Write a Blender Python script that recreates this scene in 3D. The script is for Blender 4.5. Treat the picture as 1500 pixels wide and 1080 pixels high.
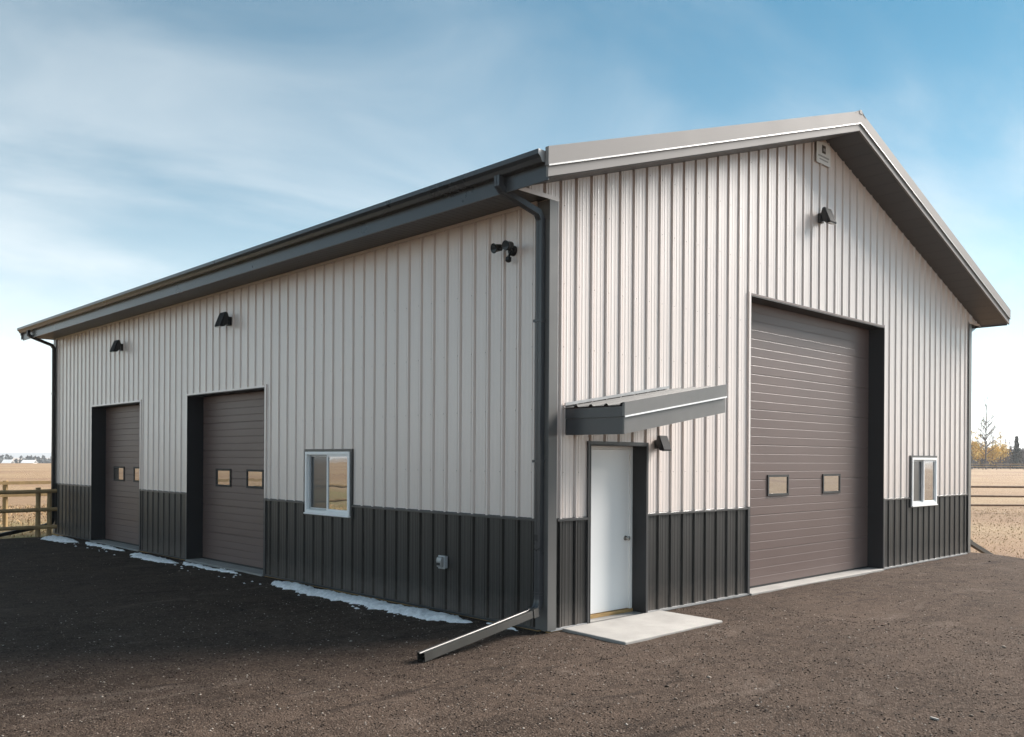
import bpy, math, random
import numpy as np
from mathutils import Vector, Matrix, noise

# ------------------------------------------------------------------ camera, sky, sun, exposure
for o in list(bpy.data.objects):
    bpy.data.objects.remove(o)
S = bpy.context.scene
COL = S.collection
R = math.radians

YAW, ROLL = 0.76444, 0.0060
cam = bpy.data.cameras.new('camera')
cam.sensor_width = 36.0
cam.lens = 36.0 * 1310.2 / 1500.0
cam.shift_y = (672.1 - 540.0) / 1500.0
cam.clip_start, cam.clip_end = 0.05, 20000.0
camo = bpy.data.objects.new('camera', cam)
COL.objects.link(camo)
camo.matrix_world = (Matrix.Translation((-7.068, -6.794, 1.90)) @ Matrix.Rotation(-YAW, 4, 'Z')
                     @ Matrix.Rotation(R(90), 4, 'X') @ Matrix.Rotation(ROLL, 4, 'Z'))
S.camera = camo

SUN_EL, SUN_OFF = R(34), R(14)            # off: how far the sun stands in front of the gable's plane
to_sun = Vector((math.cos(SUN_EL) * math.cos(SUN_OFF), -math.cos(SUN_EL) * math.sin(SUN_OFF), math.sin(SUN_EL)))

W = bpy.data.worlds.new('World')
S.world = W
W.use_nodes = True
wt = W.node_tree
wt.nodes.clear()
wl = wt.links.new


def wn(t, **k):
    n = wt.nodes.new(t)
    for a, b in k.items():
        setattr(n, a, b)
    return n


def wmath(op, a, b=None, clamp=False):
    n = wn('ShaderNodeMath', operation=op, use_clamp=clamp)
    for i, v in enumerate((a, b)):
        if v is None:
            continue
        if isinstance(v, (int, float)):
            n.inputs[i].default_value = v
        else:
            wl(v, n.inputs[i])
    return n.outputs[0]


sky = wn('ShaderNodeTexSky', sky_type='NISHITA')
sky.sun_disc = False
sky.sun_elevation = SUN_EL
sky.sun_rotation = math.atan2(to_sun.x, to_sun.y)
sky.altitude = 700
sky.air_density = 1.0
sky.dust_density = 0.2
sky.ozone_density = 1.6
tc = wn('ShaderNodeTexCoord')
sep = wn('ShaderNodeSeparateXYZ')
wl(tc.outputs['Generated'], sep.inputs[0])
zc = wmath('MAXIMUM', sep.outputs[2], 0.0)
den = wmath('ADD', zc, 0.22)
cx = wmath('DIVIDE', sep.outputs[0], den)
cy = wmath('DIVIDE', sep.outputs[1], den)
comb = wn('ShaderNodeCombineXYZ')
wl(cx, comb.inputs[0])
wl(cy, comb.inputs[1])
mp = wn('ShaderNodeMapping')
mp.inputs['Rotation'].default_value = (0, 0, R(52))
mp.inputs['Scale'].default_value = (0.6, 1.25, 1)
mp.inputs['Location'].default_value = (10.7, 1.3, 0)
wl(comb.outputs[0], mp.inputs[0])
n1 = wn('ShaderNodeTexNoise')
n1.inputs['Scale'].default_value = 1.15
n1.inputs['Detail'].default_value = 7
n1.inputs['Roughness'].default_value = 0.55
n1.inputs['Distortion'].default_value = 0.6
wl(mp.outputs[0], n1.inputs['Vector'])
mr = wn('ShaderNodeMapRange', interpolation_type='SMOOTHSTEP')
mr.inputs[1].default_value = 0.38
mr.inputs[2].default_value = 0.74
mr.inputs[3].default_value = 0.06
mr.inputs[4].default_value = 0.52
wl(n1.outputs[0], mr.inputs[0])
# thin haze that thickens evenly towards the horizon on every side
hz = wmath('POWER', wmath('SUBTRACT', 1.0, zc), 6.5)
hz = wmath('MULTIPLY', hz, 0.97)
mix = wn('ShaderNodeMix', data_type='RGBA')
wl(mr.outputs[0], mix.inputs[0])
hs = wn('ShaderNodeHueSaturation')
hs.inputs['Saturation'].default_value = 1.0
tn = wn('ShaderNodeMix', data_type='RGBA', blend_type='MULTIPLY')
tn.inputs[0].default_value = 1.0
tn.inputs[7].default_value = (0.030, 0.178, 0.188, 1)
wl(sky.outputs[0], tn.inputs[6])
wl(tn.outputs[2], hs.inputs['Color'])
wl(hs.outputs[0], mix.inputs[6])
mix.inputs[7].default_value = (1.62, 1.76, 1.82, 1)
mix2 = wn('ShaderNodeMix', data_type='RGBA')
wl(hz, mix2.inputs[0])
wl(mix.outputs[2], mix2.inputs[6])
mix2.inputs[7].default_value = (3.7, 3.6, 3.5, 1)
bg = wn('ShaderNodeBackground')
bg.inputs['Strength'].default_value = 0.12
wl(mix2.outputs[2], bg.inputs['Color'])
wo = wn('ShaderNodeOutputWorld')
wl(bg.outputs[0], wo.inputs['Surface'])

sl = bpy.data.lights.new('sun', 'SUN')
sl.energy = 2.8
sl.angle = R(30)
sl.color = (1.0, 0.93, 0.86)
so = bpy.data.objects.new('sun', sl)
COL.objects.link(so)
so.rotation_euler = to_sun.to_track_quat('Z', 'Y').to_euler()
so.location = to_sun * 60

S.render.engine = 'CYCLES'
S.view_settings.view_transform = 'Standard'
S.view_settings.look = 'None'
S.view_settings.gamma = 1
S.view_settings.use_curve_mapping = False
S.view_settings.exposure = 2.18
S.render.resolution_x, S.render.resolution_y = 1024, 737

random.seed(7)
rng = np.random.default_rng(7)

# ------------------------------------------------------------------ materials
MAT = {}


def mat(name, col, rough=0.5, var=0.08, vscale=3.0, metal=0.0, spec=0.5, bump=0.0, bscale=60.0, stretch=(1, 1, 1), tint=None, coat=0.0):
    m = bpy.data.materials.new(name)
    m.use_nodes = True
    nt = m.node_tree
    b = nt.nodes['Principled BSDF']
    b.inputs['Roughness'].default_value = rough
    b.inputs['Metallic'].default_value = metal
    b.inputs['Specular IOR Level'].default_value = spec
    co = nt.nodes.new('ShaderNodeTexCoord')
    mpn = nt.nodes.new('ShaderNodeMapping')
    mpn.inputs['Scale'].default_value = stretch
    nt.links.new(co.outputs['Object'], mpn.inputs[0])
    nz = nt.nodes.new('ShaderNodeTexNoise')
    nz.inputs['Scale'].default_value = vscale
    nz.inputs['Detail'].default_value = 6
    nz.inputs['Roughness'].default_value = 0.6
    nt.links.new(mpn.outputs[0], nz.inputs['Vector'])
    rp = nt.nodes.new('ShaderNodeValToRGB')
    c2 = tint or col
    rp.color_ramp.elements[0].position = 0.3
    rp.color_ramp.elements[1].position = 0.7
    rp.color_ramp.elements[0].color = tuple(c * (1 - var) for c in col) + (1,)
    rp.color_ramp.elements[1].color = tuple(min(1, c * (1 + var)) for c in c2) + (1,)
    nt.links.new(nz.outputs[0], rp.inputs[0])
    nt.links.new(rp.outputs[0], b.inputs['Base Color'])
    # roughness wear
    mrn = nt.nodes.new('ShaderNodeMapRange')
    mrn.inputs[3].default_value = max(0.02, rough - 0.07)
    mrn.inputs[4].default_value = min(1, rough + 0.1)
    nt.links.new(nz.outputs[0], mrn.inputs[0])
    nt.links.new(mrn.outputs[0], b.inputs['Roughness'])
    if bump:
        bz = nt.nodes.new('ShaderNodeTexNoise')
        bz.inputs['Scale'].default_value = bscale
        bz.inputs['Detail'].default_value = 4
        nt.links.new(mpn.outputs[0], bz.inputs['Vector'])
        bp = nt.nodes.new('ShaderNodeBump')
        bp.inputs['Strength'].default_value = bump
        bp.inputs['Distance'].default_value = 0.01
        nt.links.new(bz.outputs[0], bp.inputs['Height'])
        nt.links.new(bp.outputs[0], b.inputs['Normal'])
    if coat:
        b.inputs['Coat Weight'].default_value = coat
        b.inputs['Coat Roughness'].default_value = 0.22
    MAT[name] = m
    return m


mat('tan_steel', (0.73, 0.645, 0.60), 0.42, 0.035, 0.9, coat=0.8, bump=0.05, bscale=2.2, stretch=(1, 1, 0.35))
mat('charcoal_steel', (0.026, 0.0245, 0.023), 0.40, 0.12, 1.2, bump=0.05, bscale=2.2, stretch=(1, 1, 0.35))
mat('charcoal_trim', (0.055, 0.055, 0.056), 0.36, 0.10, 1.5)
mat('corner_grey', (0.125, 0.122, 0.118), 0.36, 0.08, 1.5)
mat('rake_trim', (0.24, 0.23, 0.225), 0.65, 0.05, 1.5, spec=0.2)
mat('awning_lit_steel', (0.16, 0.155, 0.15), 0.33, 0.12, 2.5)  # charcoal paint lightened: the bright reflection on the awning front is in the colour
mat('awning_roof', (0.085, 0.084, 0.082), 0.6, 0.12, 2.5, spec=0.25)
mat('gutter_steel', (0.050, 0.053, 0.058), 0.28, 0.10, 1.5)
mat('soffit_steel', (0.060, 0.060, 0.062), 0.45, 0.08, 1.5)
mat('spout_steel', (0.052, 0.050, 0.046), 0.34, 0.15, 4.0)
mat('galvanised', (0.38, 0.38, 0.38), 0.42, 0.12, 8.0, metal=0.3)
mat('door_brown', (0.135, 0.092, 0.082), 0.42, 0.05, 1.2, bump=0.04, bscale=3)
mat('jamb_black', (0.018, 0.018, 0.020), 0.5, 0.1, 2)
mat('white_paint', (0.90, 0.90, 0.89), 0.38, 0.02, 2)
mat('white_vinyl', (0.90, 0.905, 0.91), 0.35, 0.02, 2)
mat('rubber', (0.015, 0.015, 0.015), 0.6, 0.1, 8)
mat('nickel', (0.45, 0.43, 0.40), 0.28, 0.05, 8, metal=0.9)
mat('black_metal', (0.012, 0.012, 0.013), 0.38, 0.15, 8)
mat('lamp_shell', (0.030, 0.031, 0.033), 0.75, 0.10, 8, spec=0.15)
mat('lamp_lens', (0.55, 0.55, 0.52), 0.2, 0.05, 8)
mat('screw', (0.34, 0.31, 0.29), 0.4, 0.1, 8)
mat('outlet_grey', (0.42, 0.44, 0.46), 0.40, 0.10, 30)
mat('sign_white', (0.72, 0.71, 0.69), 0.5, 0.03, 6)
mat('sign_brown', (0.06, 0.045, 0.035), 0.5, 0.1, 20)
mat('sign_grey', (0.32, 0.30, 0.29), 0.5, 0.1, 20)
mat('concrete', (0.29, 0.278, 0.262), 0.8, 0.17, 2.2, bump=0.25, bscale=120)
mat('sill_wood', (0.42, 0.26, 0.10), 0.7, 0.25, 6, bump=0.2, stretch=(1, 1, 4))
mat('snow', (0.80, 0.81, 0.83), 0.6, 0.16, 22, bump=0.9, bscale=38, tint=(0.84, 0.85, 0.87))
mat('fence_wood', (0.33, 0.225, 0.115), 0.8, 0.30, 5, bump=0.5, bscale=40, stretch=(1, 1, 0.3))
mat('pale_fence_wood', (0.40, 0.27, 0.13), 0.8, 0.20, 5, bump=0.4, bscale=40, stretch=(1, 1, 0.3))
mat('grey_fence_wood', (0.20, 0.13, 0.085), 0.8, 0.25, 5, bump=0.4, bscale=40)
mat('bark', (0.10, 0.085, 0.075), 0.9, 0.3, 3)
mat('grey_twigs', (0.13, 0.115, 0.115), 0.9, 0.3, 1)
mat('yellow_leaf', (0.55, 0.33, 0.05), 0.6, 0.35, 0.8, tint=(0.60, 0.40, 0.08))
mat('spruce_leaf', (0.035, 0.045, 0.035), 0.8, 0.35, 0.8)
mat('far_wood', (0.060, 0.068, 0.068), 0.9, 0.4, 0.05)
mat('far_hill', (0.10, 0.12, 0.13), 1.0, 0.2, 0.002)
mat('far_roof', (0.62, 0.64, 0.66), 0.5, 0.05, 0.2)
mat('far_wall', (0.70, 0.69, 0.66), 0.7, 0.05, 0.2)
mat('far_glass', (0.03, 0.035, 0.04), 0.2, 0.1, 0.2)


def add_dust(name, col, zlow, zhigh, amount):
    nt = MAT[name].node_tree
    L = nt.links.new
    b = nt.nodes['Principled BSDF']
    src = b.inputs['Base Color'].links[0].from_socket
    co = nt.nodes.new('ShaderNodeTexCoord')
    sp = nt.nodes.new('ShaderNodeSeparateXYZ')
    L(co.outputs['Object'], sp.inputs[0])
    nz = nt.nodes.new('ShaderNodeTexNoise')
    nz.inputs['Scale'].default_value = 5
    nz.inputs['Detail'].default_value = 8
    nz.inputs['Roughness'].default_value = 0.7
    L(co.outputs['Object'], nz.inputs['Vector'])
    ad = nt.nodes.new('ShaderNodeMath')
    ad.operation = 'MULTIPLY_ADD'
    L(nz.outputs[0], ad.inputs[0])
    ad.inputs[1].default_value = -0.5
    L(sp.outputs[2], ad.inputs[2])
    mr_ = nt.nodes.new('ShaderNodeMapRange')
    mr_.inputs[1].default_value = zlow
    mr_.inputs[2].default_value = zhigh
    mr_.inputs[3].default_value = amount
    mr_.inputs[4].default_value = 0.0
    L(ad.outputs[0], mr_.inputs[0])
    mx = nt.nodes.new('ShaderNodeMix')
    mx.data_type = 'RGBA'
    L(mr_.outputs[0], mx.inputs[0])
    L(src, mx.inputs[6])
    mx.inputs[7].default_value = col + (1,)
    L(mx.outputs[2], b.inputs['Base Color'])


add_dust('charcoal_steel', (0.13, 0.11, 0.095), -0.22, 0.10, 0.5)


def pane_material(name, tint, refl):
    m = bpy.data.materials.new(name)
    m.use_nodes = True
    nt = m.node_tree
    b = nt.nodes['Principled BSDF']
    b.inputs['Base Color'].default_value = tint + (1,)
    b.inputs['Roughness'].default_value = 0.3
    g = nt.nodes.new('ShaderNodeBsdfGlossy')
    g.inputs['Roughness'].default_value = 0.015
    g.inputs['Color'].default_value = (0.97, 0.95, 0.92, 1)
    co = nt.nodes.new('ShaderNodeTexCoord')
    nz = nt.nodes.new('ShaderNodeTexNoise')
    nz.inputs['Scale'].default_value = 2.2
    nt.links.new(co.outputs['Object'], nz.inputs['Vector'])
    bp = nt.nodes.new('ShaderNodeBump')
    bp.inputs['Strength'].default_value = 0.04
    bp.inputs['Distance'].default_value = 0.02
    nt.links.new(nz.outputs[0], bp.inputs['Height'])
    nt.links.new(bp.outputs[0], g.inputs['Normal'])
    mx = nt.nodes.new('ShaderNodeMixShader')
    mx.inputs[0].default_value = refl
    nt.links.new(b.outputs[0], mx.inputs[1])
    nt.links.new(g.outputs[0], mx.inputs[2])
    nt.links.new(mx.outputs[0], nt.nodes['Material Output'].inputs[0])
    MAT[name] = m


pane_material('glass', (0.02, 0.022, 0.025), 0.42)
pane_material('screen_glass', (0.05, 0.058, 0.065), 0.06)


def ground_material(name, field):
    m = bpy.data.materials.new(name)
    m.use_nodes = True
    nt = m.node_tree
    L = nt.links.new
    b = nt.nodes['Principled BSDF']
    co = nt.nodes.new('ShaderNodeTexCoord')

    def nz(scale, detail=4, rough=0.6, stretch=(1, 1, 1), rot=0, dist=0):
        mpn = nt.nodes.new('ShaderNodeMapping')
        mpn.inputs['Scale'].default_value = stretch
        mpn.inputs['Rotation'].default_value = (0, 0, rot)
        L(co.outputs['Object'], mpn.inputs[0])
        n = nt.nodes.new('ShaderNodeTexNoise')
        n.inputs['Scale'].default_value = scale
        n.inputs['Detail'].default_value = detail
        n.inputs['Roughness'].default_value = rough
        n.inputs['Distortion'].default_value = dist
        L(mpn.outputs[0], n.inputs['Vector'])
        return n.outputs[0]

    def ramp(fac, stops):
        r = nt.nodes.new('ShaderNodeValToRGB')
        e = r.color_ramp.elements
        while len(e) < len(stops):
            e.new(0.5)
        for i, (p, c) in enumerate(stops):
            e[i].position = p
            e[i].color = c + (1,)
        L(fac, r.inputs[0])
        return r.outputs[0]

    def mixc(f, a, c, mode='MIX'):
        x = nt.nodes.new('ShaderNodeMix')
        x.data_type = 'RGBA'
        x.blend_type = mode
        if isinstance(f, float):
            x.inputs[0].default_value = f
        else:
            L(f, x.inputs[0])
        L(a, x.inputs[6])
        if isinstance(c, tuple):
            x.inputs[7].default_value = c + (1,)
        else:
            L(c, x.inputs[7])
        return x.outputs[2]

    def mrange(f, a, c, lo=0.0, hi=1.0):
        x = nt.nodes.new('ShaderNodeMapRange')
        x.inputs[1].default_value = a
        x.inputs[2].default_value = c
        x.inputs[3].default_value = lo
        x.inputs[4].default_value = hi
        L(f, x.inputs[0])
        return x.outputs[0]

    bp = nt.nodes.new('ShaderNodeBump')
    if field:
        base = ramp(nz(0.05, 6, 0.6, (1, 1, 1), 0.4), [(0.35, (0.23, 0.130, 0.072)), (0.5, (0.31, 0.195, 0.105)), (0.65, (0.35, 0.245, 0.135))])
        base = mixc(mrange(nz(0.6, 5, 0.7), 0.45, 0.8, 0, 0.5), base, (0.22, 0.16, 0.08))
        # greener turf close round the yard
        sepn = nt.nodes.new('ShaderNodeSeparateXYZ')
        L(co.outputs['Object'], sepn.inputs[0])
        ln = nt.nodes.new('ShaderNodeVectorMath')
        ln.operation = 'DISTANCE'
        L(co.outputs['Object'], ln.inputs[0])
        ln.inputs[1].default_value = (-30, 8, 0)
        near = mrange(ln.outputs['Value'], 31, 37, 1.0, 0.0)
        gf = nt.nodes.new('ShaderNodeMath')
        gf.operation = 'MULTIPLY'
        L(near, gf.inputs[0])
        L(mrange(nz(0.7, 4), 0.35, 0.6, 0.25, 0.85), gf.inputs[1])
        base = mixc(gf.outputs[0], base, (0.19, 0.19, 0.06))
        base = mixc(mrange(nz(14, 3, 0.8), 0.3, 0.7, 0, 0.35), base, (0.10, 0.075, 0.04))
        L(nz(9, 6, 0.8), bp.inputs['Height'])
        bp.inputs['Strength'].default_value = 0.9
        bp.inputs['Distance'].default_value = 0.12
        b.inputs['Roughness'].default_value = 0.95
    else:
        base = ramp(nz(0.33, 6, 0.62, (1, 1.5, 1), 0.5, 0.4), [(0.28, (0.025, 0.0175, 0.0135)), (0.5, (0.047, 0.033, 0.0255)), (0.72, (0.075, 0.053, 0.041))])
        vo = nt.nodes.new('ShaderNodeTexVoronoi')
        vo.inputs['Scale'].default_value = 70
        L(co.outputs['Object'], vo.inputs['Vector'])
        sp = nt.nodes.new('ShaderNodeSeparateColor')
        L(vo.outputs['Color'], sp.inputs[0])
        base = mixc(mrange(sp.outputs[0], 0.0, 1.0, 0.0, 0.5), base, (0.036, 0.028, 0.023))
        base = mixc(mrange(sp.outputs[1], 0.72, 1.0, 0.0, 0.85), base, (0.155, 0.120, 0.097))
        base = mixc(mrange(nz(2.6, 5, 0.7), 0.35, 0.65, 0.0, 0.55), base, (0.092, 0.066, 0.051))
        base = mixc(mrange(nz(4.3, 4, 0.7, (1, 1.6, 1), 1.1), 0.5, 0.72, 0.0, 0.5), base, (0.020, 0.014, 0.011))
        # dusty scuffs and dark tyre streaks
        base = mixc(mrange(nz(0.9, 5, 0.7, (1, 2.2, 1), 0.9, 0.8), 0.57, 0.74, 0.0, 0.5), base, (0.15, 0.120, 0.101))
        base = mixc(mrange(nz(1.1, 5, 0.75, (0.5, 3.5, 1), -0.55, 1.0), 0.57, 0.70, 0.0, 0.75), base, (0.018, 0.014, 0.012))
        base = mixc(mrange(nz(3.2, 4, 0.7, (0.35, 3.0, 1), -0.35, 0.6), 0.66, 0.74, 0.0, 0.85), base, (0.010, 0.008, 0.007))
        hgt = nt.nodes.new('ShaderNodeMath')
        hgt.operation = 'ADD'
        L(nz(38, 5, 0.75), hgt.inputs[0])
        L(mrange(vo.outputs['Distance'], 0.0, 0.7, 0.9, 0.0), hgt.inputs[1])
        hg2 = nt.nodes.new('ShaderNodeMath')
        hg2.operation = 'MULTIPLY_ADD'
        L(nz(7, 4, 0.6), hg2.inputs[0])
        hg2.inputs[1].default_value = 3.0
        L(hgt.outputs[0], hg2.inputs[2])
        L(hg2.outputs[0], bp.inputs['Height'])
        bp.inputs['Strength'].default_value = 0.75
        bp.inputs['Distance'].default_value = 0.012
        b.inputs['Roughness'].default_value = 1.0
        b.inputs['Specular IOR Level'].default_value = 0.08
    L(base, b.inputs['Base Color'])
    L(bp.outputs[0], b.inputs['Normal'])
    MAT[name] = m


ground_material('yard_gravel', False)
ground_material('field_grass', True)


def island_material(name, stops, rough):
    """colour picked at random for each loose piece (stone, blade)"""
    m = bpy.data.materials.new(name)
    m.use_nodes = True
    nt = m.node_tree
    b = nt.nodes['Principled BSDF']
    g = nt.nodes.new('ShaderNodeNewGeometry')
    r = nt.nodes.new('ShaderNodeValToRGB')
    e = r.color_ramp.elements
    while len(e) < len(stops):
        e.new(0.5)
    for i, (p, c) in enumerate(stops):
        e[i].position = p
        e[i].color = c + (1,)
    nt.links.new(g.outputs['Random Per Island'], r.inputs[0])
    nt.links.new(r.outputs[0], b.inputs['Base Color'])
    b.inputs['Roughness'].default_value = rough
    b.inputs['Specular IOR Level'].default_value = 0.15
    MAT[name] = m


island_material('stone', [(0.0, (0.026, 0.019, 0.015)), (0.45, (0.048, 0.035, 0.028)), (0.70, (0.080, 0.059, 0.047)), (0.88, (0.17, 0.135, 0.11)), (1.0, (0.45, 0.40, 0.35))], 0.85)
island_material('dry_blade', [(0.0, (0.22, 0.135, 0.07)), (0.5, (0.31, 0.21, 0.11)), (0.85, (0.40, 0.29, 0.16)), (1.0, (0.24, 0.19, 0.08))], 0.8)
island_material('yellow_crown', [(0.0, (0.55, 0.34, 0.06)), (0.6, (0.74, 0.53, 0.13)), (1.0, (0.80, 0.66, 0.30))], 0.7)


# ------------------------------------------------------------------ builders
class MB:
    def __init__(s):
        s.v, s.f = [], []

    def add(s, vs, fs):
        n = len(s.v)
        s.v += [tuple(p) for p in vs]
        s.f += [tuple(i + n for i in f) for f in fs]
        return s

    def box(s, x0, x1, y0, y1, z0, z1):
        return s.add([(x0, y0, z0), (x1, y0, z0), (x1, y1, z0), (x0, y1, z0), (x0, y0, z1), (x1, y0, z1), (x1, y1, z1), (x0, y1, z1)],
                     [(0, 3, 2, 1), (4, 5, 6, 7), (0, 1, 5, 4), (1, 2, 6, 5), (2, 3, 7, 6), (3, 0, 4, 7)])

    def hexa(s, a, b):
        """two quads a (bottom), b (top), same winding"""
        return s.add(list(a) + list(b), [(0, 3, 2, 1), (4, 5, 6, 7), (0, 1, 5, 4), (1, 2, 6, 5), (2, 3, 7, 6), (3, 0, 4, 7)])

    def prism(s, poly, t0, t1, fn):
        """2-d polygon swept from t0 to t1; fn(a,b,t) -> xyz"""
        n = len(poly)
        vs = [fn(a, b, t0) for a, b in poly] + [fn(a, b, t1) for a, b in poly]
        return s.add(vs, [tuple(range(n))[::-1], tuple(range(n, 2 * n))] + [(i, (i + 1) % n, n + (i + 1) % n, n + i) for i in range(n)])

    def tube(s, pts, rad, n=6, cap=True):
        pts = [Vector(p) for p in pts]
        if not isinstance(rad, (list, tuple)):
            rad = [rad] * len(pts)
        rings = []
        for i, p in enumerate(pts):
            d = (pts[min(i + 1, len(pts) - 1)] - pts[max(i - 1, 0)]).normalized()
            u = d.cross(Vector((0, 0, 1)))
            if u.length < 0.05:
                u = d.cross(Vector((0, 1, 0)))
            u.normalize()
            w = d.cross(u)
            rings.append([p + (u * math.cos(2 * math.pi * k / n) + w * math.sin(2 * math.pi * k / n)) * rad[i] for k in range(n)])
        vs = [q for r in rings for q in r]
        fs = [(i * n + k, i * n + (k + 1) % n, (i + 1) * n + (k + 1) % n, (i + 1) * n + k) for i in range(len(pts) - 1) for k in range(n)]
        if cap:
            fs += [tuple(range(n))[::-1], tuple(range((len(pts) - 1) * n, len(pts) * n))]
        return s.add(vs, fs)

    def duct(s, pts, a, b, ref, open_end=False):
        """rectangular pipe (a along ref x dir, b along other) swept with mitred joints; ridged front"""
        pts = [Vector(p) for p in pts]
        ref = Vector(ref).normalized()
        sec = [(-a, -b), (-a * .35, -b), (-a * .25, -b * .8), (a * .25, -b * .8), (a * .35, -b), (a, -b), (a, b), (a * .35, b), (a * .25, b * .8), (-a * .25, b * .8), (-a * .35, b), (-a, b)]
        n = len(sec)
        vs = []
        for i, p in enumerate(pts):
            d0 = (pts[i] - pts[i - 1]).normalized() if i else None
            d1 = (pts[i + 1] - pts[i]).normalized() if i < len(pts) - 1 else None
            d = d0 if d1 is None else d1 if d0 is None else (d0 + d1).normalized()
            sc = 1.0 if (d0 is None or d1 is None) else 1.0 / max(0.5, d.dot(d1))
            u = (ref - d * ref.dot(d)).normalized()
            w = d.cross(u)
            vs += [p + u * (x / 1) + w * (y * sc) for x, y in sec]
        fs = [(i * n + k, i * n + (k + 1) % n, (i + 1) * n + (k + 1) % n, (i + 1) * n + k) for i in range(len(pts) - 1) for k in range(n)]
        fs += [tuple(range(n))[::-1]] + ([] if open_end else [tuple(range((len(pts) - 1) * n, len(pts) * n))])
        return s.add(vs, fs)

    def build(s, name, m, parent=None, smooth=False, bevel=0.0):
        me = bpy.data.meshes.new(name)
        me.from_pydata(s.v, [], s.f)
        me.validate()
        me.update()
        return link(name, me, m, parent, smooth, bevel)


def link(name, me, m, parent=None, smooth=False, bevel=0.0):
    if m and not me.materials:
        me.materials.append(MAT[m])
    o = bpy.data.objects.new(name, me)
    COL.objects.link(o)
    if parent:
        o.parent = parent
    if smooth:
        me.polygons.foreach_set('use_smooth', [True] * len(me.polygons))
    if bevel:
        bv = o.modifiers.new('bevel', 'BEVEL')
        bv.width = bevel
        bv.segments = 2
        bv.limit_method = 'ANGLE'
        bv.angle_limit = R(40)
    return o


def tag(o, label=None, cat=None, group=None, kind=None):
    for k, v in (('label', label), ('category', cat), ('group', group), ('kind', kind)):
        if v:
            o[k] = v
    return o


def empty(name, loc=(0, 0, 0), label=None, cat=None, group=None, rz=0.0):
    o = bpy.data.objects.new(name, None)
    COL.objects.link(o)
    o.location = loc
    o.rotation_euler = (0, 0, rz)
    o.empty_display_size = 0.3
    return tag(o, label, cat, group)


def npmesh(name, V, F, m, parent=None, smooth=False):
    """V (n,3), F (k,3 or 4) numpy"""
    me = bpy.data.meshes.new(name)
    V = np.asarray(V, np.float32)
    F = np.asarray(F, np.int32)
    k = F.shape[1]
    me.vertices.add(len(V))
    me.vertices.foreach_set('co', V.ravel())
    me.loops.add(F.size)
    me.loops.foreach_set('vertex_index', F.ravel())
    me.polygons.add(len(F))
    me.polygons.foreach_set('loop_start', np.arange(len(F), dtype=np.int32) * k)
    me.polygons.foreach_set('loop_total', np.full(len(F), k, np.int32))
    me.update(calc_edges=True)
    me.validate()
    return link(name, me, m, parent, smooth)


# ------------------------------------------------------------------ the setting
BW, BL = 12.52, 16.75           # building: gable width (x), side length (y)
YARD = [(-24, 15.75), (-9, 16.05), (0.4, 15.95), (1.5, 13), (3, 4), (12.4, 1.2), (12.72, 0.15), (12.8, -1.1), (13.6, -4), (16, -10), (14, -24), (-6, -30), (-22, -22), (-27, -5)]


def seg_dist(P, poly):
    """signed distance, negative inside"""
    n = len(poly)
    dmin = np.full(len(P), 1e9)
    inside = np.zeros(len(P), bool)
    for i in range(n):
        a, b = np.array(poly[i]), np.array(poly[(i + 1) % n])
        ab = b - a
        t = np.clip(((P - a) @ ab) / (ab @ ab), 0, 1)
        d = np.linalg.norm(P - (a + t[:, None] * ab), axis=1)
        dmin = np.minimum(dmin, d)
        c = ((a[1] > P[:, 1]) != (b[1] > P[:, 1])) & (P[:, 0] < (b[0] - a[0]) * (P[:, 1] - a[1]) / (b[1] - a[1] + 1e-12) + a[0])
        inside ^= c
    return np.where(inside, -dmin, dmin)


def wob(x, y, f, seed=0.0):
    return noise.noise(Vector((x * f + seed, y * f - seed, seed)))


def smooth01(t):
    t = np.clip(t, 0, 1)
    return t * t * (3 - 2 * t)


def field_z(x, y):
    x = np.asarray(x, float)
    y = np.asarray(y, float)
    r = np.hypot(x, y)
    z = -0.13 - 0.30 * smooth01((x - 9) / 6)
    z = z + 0.05 * np.sin(x * 0.31 + 1) * np.cos(y * 0.27) * smooth01((r - 18) / 20)
    z = z + 0.35 * np.sin(x * 0.021 + 2) * np.sin(y * 0.017 + 1) * smooth01((r - 60) / 120)
    z = z - 9.0 * smooth01((r - 290) / 500) + 2.0 * smooth01((r - 900) / 2500)
    return z


# field: one polar sheet out to the horizon
rad = np.concatenate([[0.0], np.geomspace(4, 5700, 125)])
nang = 180
ang = np.linspace(0, 2 * math.pi, nang, endpoint=False)
V = [(0, 0, -0.5)]
for r_ in rad[1:]:
    x, y = r_ * np.cos(ang), r_ * np.sin(ang)
    z = field_z(x, y) - (0.5 if r_ < 9 else 0)
    V += list(zip(x, y, z))
F3 = [(0, 1 + k, 1 + (k + 1) % nang) for k in range(nang)]
F4 = [(1 + (i - 1) * nang + k, 1 + i * nang + k, 1 + i * nang + (k + 1) % nang, 1 + (i - 1) * nang + (k + 1) % nang)
      for i in range(1, len(rad) - 1) for k in range(nang)]
gm = MB()
gm.add(V, F3 + F4)
tag(gm.build('ground', 'field_grass', smooth=True), 'dry tan grass field stretching to the horizon', kind='structure')

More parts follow.
